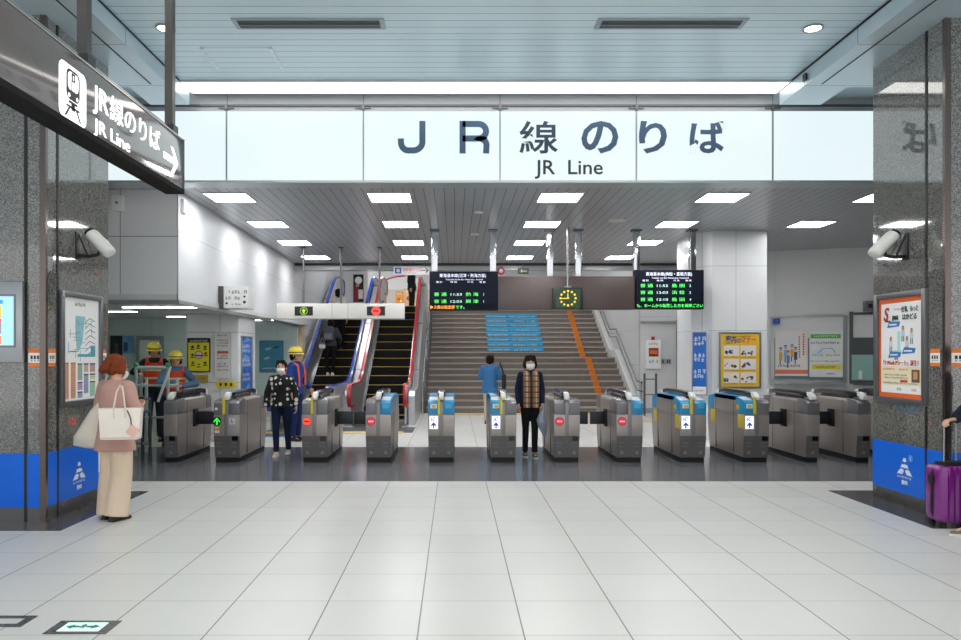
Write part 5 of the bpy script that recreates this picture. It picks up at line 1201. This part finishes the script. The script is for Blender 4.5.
        if hair_style == 'bun':
            g.ball((0, .05, -.0), (.078, .070, .082)); g.ball((-.02, .13, -.03), (.046, .045, .042)); g.ball((.03, .12, -.055), (.032, .035, .032)); g.ball((-.045, .12, .02), (.03, .03, .03))
            for s_ in (-1, 1): g.ball((s_*.062, .01, .0), (.028, .06, .06)); limb(g, [V(s_*.07, -.03, .02), V(s_*.066, -.035, -.07)], [.012, .005], 8)
            rr_ = random.Random(1)
            for i in range(8): a0 = rr_.uniform(0, 6.28); limb(g, [V(.04*cos(a0), .14, .03*sin(a0)-.01), V(.065*cos(a0), .15, .05*sin(a0)-.02)], [.012, .005], 6)
        g.xf(S @ Matrix.Translation(hc) @ HR); voxel(g, 'hair', hm, t, .006*k, 2)
    if hair_style in ('helmet', 'helmet_only'):
        g = MB(); n = 24; R = []
        for z_, r_ in ((.018, .103), (.05, .104), (.09, .092), (.118, .066), (.132, .035), (.136, .008)): R.append([(cos(2*pi*i/n)*r_, .012+sin(2*pi*i/n)*r_*1.18, z_) for i in range(n)])
        g.rings(R); st_ = len(g.v)
        g.rings([[(cos(2*pi*i/n)*r_*1.0, .002+sin(2*pi*i/n)*r_*1.2-(.02 if sin(2*pi*i/n) < -.3 else 0), z_) for i in range(n)] for r_, z_ in ((.100, .026), (.118, .016), (.118, .012), (.100, .018))])
        g.xf(S @ Matrix.Translation(hc) @ HR); g.build('helmet', M('#e6cf3a', .3, coat=.3), t, smooth=True)
        g = MB(); g.rings([[(cos(2*pi*i/n)*.107, .012+sin(2*pi*i/n)*.107*1.18, z_) for i in range(n)] for z_ in (.034, .048)], caps=False); g.xf(S @ Matrix.Translation(hc) @ HR); g.build('helmet_band', M('#2a3a2c', .5), t, smooth=True)
        for x_ in (-.03, 0, .03):
            g = MB(); g.tube([(x_, -.095, .075), (x_, -.03, .134), (x_, .05, .136), (x_, .115, .085)], .007, 6); g.xf(S @ Matrix.Translation(hc) @ HR); g.build('helmet_ridge', M('#d8c030', .35), t, smooth=True)
        g = MB(); g.tube([(-.08, -.0, .02), (-.066, -.03, -.06), (0, -.05, -.118), (.066, -.03, -.06), (.08, 0, .02)], .004, 6); g.xf(S @ Matrix.Translation(hc) @ HR); g.build('chin_strap', INK, t)
    # clothes
    if top:
        g = MB(); off = top.get('off', .014); zb_ = top.get('bottom', .88); fl = top.get('flare', 0)
        L = [(sp(zb_), .165*bw+off+fl, .118*bw+off+fl*.8)]
        L += [(sp(z), rx*bw+off, ry*bw+off) for z, rx, ry in tor[1:] if z > zb_+.03 and z < neckline]
        L += [(sp(neckline), .066+off*.6, .062+off*.6)]
        ell_rings(g, L)
        for s in 'LR':
            sl = top.get('sleeve', 1.0); sr = top.get('sr', off)
            if sl > 0:
                e_ = wr[s]-(wr[s]-el[s])*(.12) if sl >= 1 else el[s]+(wr[s]-el[s])*max(0, (sl-.5)*2)
                limb(g, [sh[s], el[s], e_], [.050*bw+sr, .038*bw+sr, .027+sr*1.1])
        g.xf(S); voxel(g, top.get('name', 'shirt'), top['m'], t, .010*k, 5)
        if top.get('name') == 'vest_jacket': pass
    if legs:
        g = MB(); off = legs.get('off', .012); rk = legs.get('rk', .056+off); ra = legs.get('ra', .045+off); zt_ = legs.get('top', 1.03)
        ell_rings(g, [(sp(.86), .150*bw+off*.6, .108*bw+off*.6), (sp(.93), .162*bw+off*.6, .114*bw+off*.6), (sp(zt_), .150*bw+off*.5, .106*bw+off*.5)])
        for s in 'LR':
            e_ = an[s]+V(0, 0, legs.get('hem', .0)); limb(g, [hp[s], kn[s]], [.092*bw+off, rk], 16); limb(g, [kn[s], e_], [rk, ra], 16, False); g.ball(kn[s], rk, n=14)
        g.xf(S); voxel(g, legs.get('name', 'trousers'), legs['m'], t, .010*k, 4)
    sm = M(shoes, .5)
    for s in 'LR':
        g = MB(); td = Vector(J['to'+s]).normalized(); a_ = an[s]; b_ = V(td.y, -td.x, 0); fl_ = a_.z-.085
        R = []
        for q, w_, h_ in ((-.075, .026, .05), (-.055, .034, .085), (0, .036, .095), (.06, .040, .070), (.12, .043, .050), (.165, .034, .038), (.185, .014, .025)):
            c = V(a_.x, a_.y, fl_)+td*q; R.append([c+b_*w_*x_+V(0, 0, 1)*h_*z_ for x_, z_ in ((-1, 0), (-1, .35), (-.8, .8), (-.3, 1), (.3, 1), (.8, .8), (1, .35), (1, 0))])
        g.rings(R); g.xf(S); o = g.build('shoe', sm, t, smooth=True)
        g = MB(); R = []
        for q, w_ in ((-.08, .028), (-.05, .038), (.0, .040), (.12, .047), (.17, .036), (.192, .014)):
            c = V(a_.x, a_.y, fl_)+td*q; R.append([c+b_*w_*x_+V(0, 0, 1)*z_ for x_, z_ in ((-1, .0), (-1, .02), (1, .02), (1, 0))])
        g.rings(R); g.xf(S); g.build('sole', M('#d8d4cb' if shoes not in ('#151516', '#2a2320') else '#1a1a1b', .5), t if False else o)
    if extras: extras(t, k, dict(sh=sh, el=el, wr=wr, hc=hc, hd=hd, S=S, sp=sp, HR=HR, hp=hp, kn=kn, an=an, t=t))
    return t, dict(sh=sh, el=el, wr=wr, hc=hc, k=k, S=S, sp=sp)

def cloth(c, r=.85, var=.1, sc=9, bump=.25): return M(c, r, 0, .2, var, sc, 0, bump)
def dotted(base, dot, scale, thr):
    m, nt, b = base_mat('dotted_knit'); N = nt.nodes; L = nt.links
    g = N.new('ShaderNodeTexCoord'); v = N.new('ShaderNodeTexVoronoi'); v.inputs['Scale'].default_value = scale; v.inputs['Randomness'].default_value = .3; L.new(g.outputs['Object'], v.inputs['Vector'])
    c = N.new('ShaderNodeMath'); c.operation = 'LESS_THAN'; c.inputs[1].default_value = thr; L.new(v.outputs['Distance'], c.inputs[0])
    mx = N.new('ShaderNodeMix'); mx.data_type = 'RGBA'; L.new(c.outputs[0], mx.inputs[0]); mx.inputs[6].default_value = hexc(base)+(1,); mx.inputs[7].default_value = hexc(dot)+(1,); L.new(mx.outputs[2], b.inputs['Base Color'])
    b.inputs['Roughness'].default_value = .85; return m
def plaid():
    m, nt, b = base_mat('plaid_wool'); N = nt.nodes; L = nt.links
    g = N.new('ShaderNodeTexCoord'); s = N.new('ShaderNodeSeparateXYZ'); L.new(g.outputs['Object'], s.inputs[0])
    def wv(ax, f_, t_):
        a = N.new('ShaderNodeMath'); a.operation = 'MULTIPLY'; a.inputs[1].default_value = f_; L.new(s.outputs[ax], a.inputs[0]); c = N.new('ShaderNodeMath'); c.operation = 'FRACT'; L.new(a.outputs[0], c.inputs[0]); d = N.new('ShaderNodeMath'); d.operation = 'LESS_THAN'; d.inputs[1].default_value = t_; L.new(c.outputs[0], d.inputs[0]); return d.outputs[0]
    cur = hexc('#8a6a4d')+(1,); src = None
    for ax, f_, t_, col, fac in ((0, 14, .30, '#c9b596', .75), (2, 12, .25, '#2c1d1a', .65), (0, 7, .22, '#231a1c', .8), (2, 6, .14, '#7d2b28', .7)):
        mx = N.new('ShaderNodeMix'); mx.data_type = 'RGBA'; mu = N.new('ShaderNodeMath'); mu.operation = 'MULTIPLY'; mu.inputs[1].default_value = fac; L.new(wv(ax, f_, t_), mu.inputs[0]); L.new(mu.outputs[0], mx.inputs[0])
        if src is None: mx.inputs[6].default_value = cur
        else: L.new(src, mx.inputs[6])
        mx.inputs[7].default_value = hexc(col)+(1,); src = mx.outputs[2]
    L.new(src, b.inputs['Base Color']); b.inputs['Roughness'].default_value = .9; return m

# --- woman in pink knit and wide beige trousers, seen from behind
PK = cloth('#bd958a', .9, .08, 14, .3)
p1, i1 = person('person seen from behind in a dusty pink knit and wide beige trousers, looking down', (-3.27, 7.36, 0), pi-.35, 1.57,
    pose=dict(elL=(.24, -.02, 1.12), wrL=(.12, -.24, 1.10), elR=(-.25, -.02, 1.12), wrR=(-.08, -.26, 1.15), hdL=(-.4, -1, .2), hdR=(.4, -1, .3), pnL=(-.6, 0, 1), pnR=(.6, 0, 1), curl=.8, lean=.03, anL=(.085, .0, .085), anR=(-.075, .06, .085), knL=(.09, -.02, .48), knR=(-.09, .0, .48)),
    top=dict(m=PK, off=.034, bottom=.72, flare=.035, sr=.028, name='sweater'), legs=dict(m=cloth('#dcc6ae', .85, .06, 8, .3), off=.02, rk=.105, ra=.122, hem=-.035, name='wide_trousers'),
    shoes='#2a2320', hair='#7a3a20', hair_style='bun', mask=True, head_pitch=.30, head_yaw=-.25)
t = thing('smartphone', 'dark smartphone held in front of the person in pink', 'phone', (-3.27, 7.36, 0), pi-.35); MB().box(-.035, .035, -.345, -.337, 1.02, 1.16).build('case', BLACK, t, bevel=.003); MB().box(-.031, .031, -.337, -.335, 1.03, 1.15).build('screen', M('#1c2430', .1), t)
# --- woman in dotted sweater
person('person in a black sweater with white dots, jeans and mask walking through the gate', (-2.72, 12.0, 0), .05, 1.49,
    pose=dict(anL=(.10, .16, .10), knL=(.10, .04, .50), anR=(-.07, -.10, .085), knR=(-.08, -.10, .48), elL=(.25, .03, 1.14), wrL=(.28, -.06, .90), elR=(-.25, .03, 1.13), wrR=(-.27, -.02, .88)),
    top=dict(m=dotted('#101012', '#d9d6ce', 12.5, .37), off=.028, bottom=.88, flare=.01, sr=.022, name='sweater'), legs=dict(m=cloth('#1b2740', .8, .12, 6, .2), off=.006, name='jeans'), shoes='#d9d3cb', hair='#1c1613', hair_style='tied', mask=True, build=1.05)
# --- guard with yellow helmet, looking right
def vest_x(t, k, I):
    g = MB()
    for s_ in (-1, 1):
        g.tube([(s_*.10, .13, 1.0), (s_*.115, .135, 1.2), (s_*.105, .10, 1.39), (s_*.10, 0, 1.435), (s_*.105, -.10, 1.38), (s_*.115, -.135, 1.2), (s_*.10, -.135, 1.0)], .02, 6)
    g.xf(I['S']); g.build('reflective_strap', M('#e8572a', .5), t, smooth=True)
person('person in a dark blue uniform and yellow helmet with orange armband behind the dotted sweater', (-2.93, 14.1, 0), 1.25, 1.71,
    pose=dict(elL=(.24, -.02, 1.12), wrL=(.22, -.18, .95), elR=(-.23, .02, 1.13), wrR=(-.24, -.06, .90), hdL=(0, -.6, -1), hdR=(0, -.3, -1)), top=dict(m=cloth('#24428a', .8), off=.02, bottom=.86, sr=.018, name='jacket'),
    legs=dict(m=cloth('#1b2c58', .8), name='trousers'), shoes='#151516', hair='#17130f', hair_style='helmet', extras=lambda t, k, I: (vest_x(t, k, I), (lambda g: (g.rings([[Vector((I['sh']['L']*.45+I['el']['L']*.55))+V(cos(2*pi*j/14)*.072, sin(2*pi*j/14)*.072, z_) for j in range(14)] for z_ in (-.07, .05)], caps=True), g.xf(I['S']), g.build('armband', M('#e8632a', .5), t, smooth=True)))(MB())))
# --- two workers in orange vests at the left
def vest(t, k, I):
    g = MB(); sp = I['sp']
    ell_rings(g, [(sp(.98), .185, .14), (sp(1.1), .172, .136), (sp(1.25), .190, .144), (sp(1.36), .17, .13)]); g.xf(I['S']); g.build('safety_vest', M('#e0452a', .6), t, smooth=True)
    g = MB()
    for s_ in (-1, 1): g.tube([sp(1.34, .12, s_*.10), sp(1.43, 0, s_*.11), sp(1.34, -.12, s_*.10)], .035, 8)
    g.xf(I['S']); g.build('vest_shoulder', M('#e0452a', .6), t, smooth=True)
    for z_ in (1.08, 1.22):
        g = MB(); g.rings([[sp(zz)+V(cos(2*pi*j/24)*rx, sin(2*pi*j/24)*ry, 0) for j in range(24)] for zz, rx, ry in ((z_, .187, .146), (z_+.035, .190, .147))], caps=False); g.xf(I['S']); g.build('reflective_band', M('#d7d9a0', .4), t, smooth=True)
person('person in a yellow helmet, black shirt and red vest bending over the pipe frame', (-5.50, 14.0, 0), .35, 1.80,
    pose=dict(lean=.12, elL=(.33, -.14, 1.22), wrL=(.22, -.38, 1.12), elR=(-.34, -.12, 1.20), wrR=(-.2, -.40, 1.18), hdL=(-.2, -1, 0), hdR=(.1, -1, 0), pnL=(0, 0, -1), pnR=(0, 0, -1)), top=dict(m=cloth('#1f2126', .8), off=.016, bottom=.88, sr=.014, name='shirt'), legs=dict(m=cloth('#23262e', .8), name='trousers'), shoes='#151516', hair_style='helmet', skin=SKIN2, head_pitch=.15, extras=vest)
person('person in a yellow helmet and red vest over blue sleeves leaning on the narrow gate', (-4.86, 13.2, 0), .55, 1.72,
    pose=dict(lean=.30, drop=.06, elL=(.30, -.36, 1.08), wrL=(.02, -.56, 1.05), elR=(-.30, -.36, 1.08), wrR=(-.06, -.50, 1.10), hdL=(-1, -.1, 0), hdR=(1, -.2, 0), pnL=(0, 0, -1), pnR=(0, 0, -1), anL=(.12, .12, .085), anR=(-.12, .12, .085), knL=(.11, .02, .48), knR=(-.11, .02, .48)), top=dict(m=cloth('#4f6a86', .8), off=.018, bottom=.88, sr=.022, name='shirt'), legs=dict(m=cloth('#2b3448', .8), name='trousers'), shoes='#151516', hair_style='helmet', skin=SKIN2, head_yaw=-.4, extras=vest)
# --- woman in navy cardigan and plaid scarf vest
def plaidx(t, k, I):
    g = MB(); sp = I['sp']
    for s_ in (-1, 1):
        R = []
        for z_, yy, w_ in ((1.46, -.055, .04), (1.40, -.115, .055), (1.28, -.150, .062), (1.12, -.150, .062), (.95, -.158, .062), (.84, -.160, .060)):
            R.append([sp(z_, yy)+V(s_*.072+w_*cos(2*pi*j/10), .022*sin(2*pi*j/10), 0) for j in range(10)])
        g.rings(R)
    g.xf(I['S']); g.build('plaid_scarf', plaid(), t, smooth=True)
    g = MB(); R = [[I['hc']+V(cos(2*pi*j/16)*.085, .02+sin(2*pi*j/16)*.085, z_) for j in range(16)] for z_ in (-.155, -.12, -.105)]; g.rings(R); g.xf(I['S']); g.build('collar', M('#141216', .8), t, smooth=True)
person('person with short black hair and mask, navy cardigan and brown plaid scarf, between gates', (1.17, 11.83, 0), 0, 1.57,
    pose=dict(anL=(.07, -.06, .085), knL=(.075, -.04, .48), anR=(-.075, .10, .085), knR=(-.075, .0, .48), hpL=(.075, 0, .9), hpR=(-.075, 0, .9), elL=(.205, .03, 1.13), elR=(-.21, .04, 1.13), wrL=(.20, -.08, .90), wrR=(-.20, -.08, .89)),
    top=dict(m=cloth('#1a2238', .85), off=.020, bottom=.84, sr=.014, name='cardigan'), legs=dict(m=cloth('#18191d', .8), off=.004, rk=.058, ra=.048, name='trousers'), shoes='#4a4d2c', hair='#161214', hair_style='bob', mask=True, extras=plaidx, build=.98)
t = thing('plastic_bag', 'grey blue folded plastic bag hanging from the left hand of the person in plaid', 'bag', (1.36, 11.68, .33))
g = MB(); rr_ = random.Random(9)
g.rings([[(cos(2*pi*j/14)*w_*(1+.18*sin(3*j))+o_, sin(2*pi*j/14)*w_*.5*(1+.2*cos(4*j)), z_) for j in range(14)] for z_, w_, o_ in ((.0, .01, .02), (.06, .035, .01), (.16, .065, -.01), (.26, .075, -.02), (.34, .045, -.02), (.41, .02, .0))]); g.build('bag_body', M('#8d97a6', .3, 0, .5, .15, 10, 0, .5), t, smooth=True)
g = MB(); g.tube([(-.02, 0, .39), (-.015, -.01, .46), (.015, -.01, .46), (.02, 0, .39)], .006, 6); g.build('handle', M('#8d97a6', .3), t)
# --- person in blue jacket seen from behind
person('person in a loose blue jacket and beige trousers seen from behind near the stairs', (.82, 17.6, 0), pi-.1, 1.58,
    pose=dict(elL=(.25, -.05, 1.14), wrL=(.14, -.22, 1.16), elR=(-.25, -.05, 1.14), wrR=(-.12, -.24, 1.15), hdL=(-.3, -1, .2), hdR=(.3, -1, .2)), top=dict(m=cloth('#3d74a6', .8), off=.035, bottom=.76, flare=.03, sr=.032, name='jacket'), legs=dict(m=cloth('#c9bda6', .8), off=.006, name='trousers'), shoes='#151516', hair='#1f1512', hair_style='short')
t = thing('shoulder_bag', 'black bag hanging at the right side of the person in the blue jacket', 'bag', (1.13, 17.45, .80)); MB().box(-.045, .045, -.12, .12, 0, .34).build('bag_body', BLACKR, t, bevel=.03); MB().tube([(0, -.1, .32), (-.09, -.05, .60), (-.09, .05, .60), (0, .1, .32)], .014, 8).build('strap', BLACKR, t, smooth=True)
# --- escalator passengers
def step_z(Y): 
    b_ = YK0-.4; i = math.floor((Y-b_)/.4); y = b_+i*.4; return max(.02, min(3.14, (y+.2-YK0)*SL)), y+.2
z_, y_ = step_z(20.3)
person('person in black with a grey patterned jacket riding up the left escalator, lower one', (-3.33, y_, z_), pi, 1.55, pose=dict(lean=.22, drop=.04, elL=(.26, -.08, 1.12), wrL=(.24, -.28, 1.0), elR=(-.26, -.1, 1.12), wrR=(-.25, -.28, 1.0), hdL=(0, -1, 0), hdR=(0, -1, 0), anL=(.07, 0, .085), anR=(-.07, .03, .085)),
    top=dict(m=cloth('#34363d', .7, .5, 16), off=.035, bottom=.90, sr=.03, name='jacket'), legs=dict(m=cloth('#121214', .8), off=.004, name='trousers'), shoes='#e0dcd6', hair='#15120f', hair_style='short')
t = thing('backpack', 'grey and black patterned backpack on the lower escalator passenger', 'bag', (-3.33, y_-.17, z_+.92)); MB().box(-.13, .13, -.14, .02, 0, .38).build('bag_body', M('#474a52', .7, 0, .2, .6, 12), t, bevel=.045, seg=3); MB().box(-.10, .10, -.18, -.13, .03, .2).build('front_pocket', M('#6a6d75', .7, 0, .2, .5, 12), t, bevel=.02); MB().tube([(-.03, -.05, .37), (0, -.05, .42), (.03, -.05, .37)], .008, 6).build('handle', BLACKR, t)
t = thing('white_pouch', 'small white pouch at the hip of the lower escalator passenger', 'bag', (-3.52, y_-.12, z_+.72)); MB().box(-.08, .08, -.05, .04, 0, .12).build('bag_body', M('#d4d4d6', .6), t, bevel=.02); MB().tube([(-.07, 0, .11), (0, .04, .3), (.07, 0, .11)], .006, 6).build('strap', PAPER, t)
z_, y_ = step_z(21.6)
person('person in a white hooded top and black trousers higher up on the left escalator', (-3.28, y_, z_), pi, 1.72, pose=dict(anL=(.07, 0, .085), anR=(-.07, .02, .085), elL=(.24, -.02, 1.12), wrL=(.24, -.18, .95)),
    top=dict(m=cloth('#dcd9d2', .8), off=.03, bottom=1.0, sr=.026, name='hooded_top'), legs=dict(m=cloth('#141416', .8), off=.02, name='trousers', top=1.04), shoes='#151516', hair='#15120f', hair_style='short')
person('person in dark clothes standing on the upper level above the right escalator', (-1.55, 27.6, 3.14), 1.2, 1.66, top=dict(m=cloth('#1c1c22', .8), off=.03, bottom=.8, name='coat'), legs=dict(m=cloth('#17171a', .8), name='trousers'), shoes='#151516', hair='#15120f', hair_style='short')
# --- traveller at the right edge with the purple suitcase
person('person in dark clothes at the right edge holding the handle of the purple suitcase', (4.86, 6.85, 0), -1.45, 1.68,
    pose=dict(elR=(-.22, -.08, 1.12), wrR=(-.14, -.29, 1.01), hdR=(.05, -1, -.15), pnR=(.1, 0, -1), elL=(.25, .05, 1.12), wrL=(.26, .0, .9), anL=(.10, -.36, .085), knL=(.10, -.24, .49), anR=(-.09, .20, .12), knR=(-.09, .02, .49), curl=.9),
    top=dict(m=cloth('#1d2436', .8), off=.03, bottom=.84, sr=.025, name='jacket'), legs=dict(m=cloth('#1a1b20', .8), off=.015, name='trousers'), shoes='#6e6862', hair='#15120f', hair_style='short')

# ================================================================== bags and suitcase
# white tote on the shoulder of the person in pink (world axes)
t = thing('tote_bag', 'white leather tote bag hanging from the right shoulder of the person in pink', 'bag', (-3.09, 7.08, .80), .12)
CRM = M('#ece2d8', .4)
g = MB(); g.rings([[(x*w_, y*d_, z_) for x, y in ((-1, -1), (1, -1), (1, 1), (-1, 1))] for z_, w_, d_ in ((0, .168, .06), (.02, .17, .062), (.28, .19, .045), (.29, .188, .042))]); g.build('bag_body', CRM, t, bevel=.01)
g = MB(); g.tube([(-.05, -.046, .19), (-.05, -.05, .30), (-.03, -.035, .44), (-.01, .0, .50), (.01, .03, .44), (.02, .045, .3)], .008, 8); g.build('handle', M('#dcd0c4', .4), t, smooth=True)
g = MB(); g.tube([(.05, -.05, .20), (.05, -.05, .30), (.03, -.035, .42), (.01, .0, .49)], .008, 8); g.build('handle', M('#dcd0c4', .4), t, smooth=True)
MB().box(-.172, .172, -.066, -.060, .015, .022).build('seam', M('#c9b9aa', .5), t)
g = MB(); g.tube([(.07, -.052, .27), (.10, -.056, .20), (.11, -.06, .12)], .006, 6); g.build('charm_chain', M('#5b4a40', .4), t)
g = MB(); g.prism([(.06, .07), (.13, .02), (.19, .09), (.11, .14)], 1, -.075, -.063); g.build('pink_charm', M('#e2b6a8', .5), t, bevel=.004)
t = thing('cloth_bag', 'cream cloth bag hanging behind the left side of the person in pink', 'bag', (-3.51, 7.38, .68))
g = MB(); n = 16
g.rings([[(cos(2*pi*j/n)*w_*(1+.10*sin(3*j+z_*9))+o_, sin(2*pi*j/n)*d_*(1+.1*cos(2*j)), z_) for j in range(n)] for z_, w_, d_, o_ in ((0.0, .10, .03, .06), (.03, .17, .06, .01), (.12, .165, .07, .0), (.24, .12, .06, .04), (.36, .075, .045, .07), (.44, .035, .03, .10))]); g.build('bag_body', cloth('#d9d0c2', .8, .06, 5, .5), t, smooth=True)
g = MB(); g.tube([(.08, 0, .42), (.13, .0, .60), (.17, -.02, .72)], .012, 8); g.build('strap', cloth('#d3c8b6', .8), t, smooth=True)
g = MB(); g.tube([(.10, -.06, .25), (.115, -.07, -.02), (.11, -.07, -.22)], .006, 6); g.build('cord', PAPER, t)

PUR = M('#7a1a7e', .25, .1, .5, .06, 3, .5)
t = thing('suitcase', 'purple ribbed hard shell suitcase with black trim and extended handle', 'suitcase', (4.58, 7.04, 0), .10)
g = MB(); w_, d_ = .19, .12; prof = []
def sect(z_, s_): 
    pts = []; r_ = .05
    for side_ in range(4):
        if side_ % 2 == 0:
            sg_ = -1 if side_ == 0 else 1; m_ = 44
            for j in range(m_):
                x = (-(w_-r_)+2*(w_-r_)*j/(m_-1))*(1 if side_ == 0 else -1); q_ = (x+w_)/.055; e_ = .009 if q_-math.floor(q_) > .25 else -.004
                pts.append((x*s_, sg_*(d_+e_)*s_, z_))
        sx_ = 1 if side_ == 0 else -1
        if side_ % 2 == 0:
            for j in range(1, 12):
                a_ = radians(-90+180*j/12) if side_ == 0 else radians(90+180*j/12)
                pts.append(((sx_*(w_-r_)+r_*cos(a_))*s_, (d_-r_)*(1 if sin(a_) > 0 else -1)*s_*min(1, abs(sin(a_))*3)+r_*sin(a_)*s_, z_))
    return pts
    N_ = 160
    for j in range(N_):
        a_ = 2*pi*j/N_; c_, q_ = cos(a_), sin(a_); e_ = .35
        x = (abs(c_)**e_)*(1 if c_ > 0 else -1)*w_*s_; y = (abs(q_)**e_)*(1 if q_ > 0 else -1)*d_*s_
        if abs(y) > d_*s_*.9: y += (.010 if math.floor((x+w_)/.036) % 2 else -.006)*(1 if y > 0 else -1)
        pts.append((x, y, z_))
    return pts
g.rings([sect(z, s) for z, s in ((.055, .80), (.065, .92), (.09, .98), (.14, 1), (.48, 1), (.535, .98), (.56, .92), (.57, .8))]); g.build('shell', PUR, t, smooth=True)
g = MB(); 
for s_ in (-1, 1):
    pass
pts = [(-.18, 0, .10), (-.198, 0, .16), (-.198, 0, .47), (-.18, 0, .53)]
for s_ in (-1, 1): MB().tube([(s_*abs(p[0]), 0, p[2]) for p in pts], .012, 8).build('zip_trim', BLACKR, t, smooth=True)
MB().box(-.12, .17, -.07, .07, .56, .60).build('top_plate', BLACKR, t, bevel=.015)
for x, y in ((-.14, -.07), (.14, -.07), (-.14, .07), (.14, .07)):
    a = MB(); a.tube([(x-.018, y, .028), (x+.018, y, .028)], .028, 14); a.build('wheel', BLACKR, t, smooth=True); MB().box(x-.025, x+.025, y-.02, y+.02, .045, .075).build('wheel_housing', BLACKR, t, bevel=.004)
for x in (-.075, .045): MB().tube([(x, .0, .58), (x, .0, .965)], .009, 8).build('handle_tube', M('#9a9a9c', .25, .9), t, smooth=True)
MB().tube([(-.085, 0, .955), (-.075, 0, .975), (.045, 0, .975), (.055, 0, .955)], .018, 10).build('handle_grip', BLACKR, t, smooth=True)
MB().box(-.215, -.195, -.03, .03, .40, .48).build('side_handle', BLACKR, t, bevel=.006)
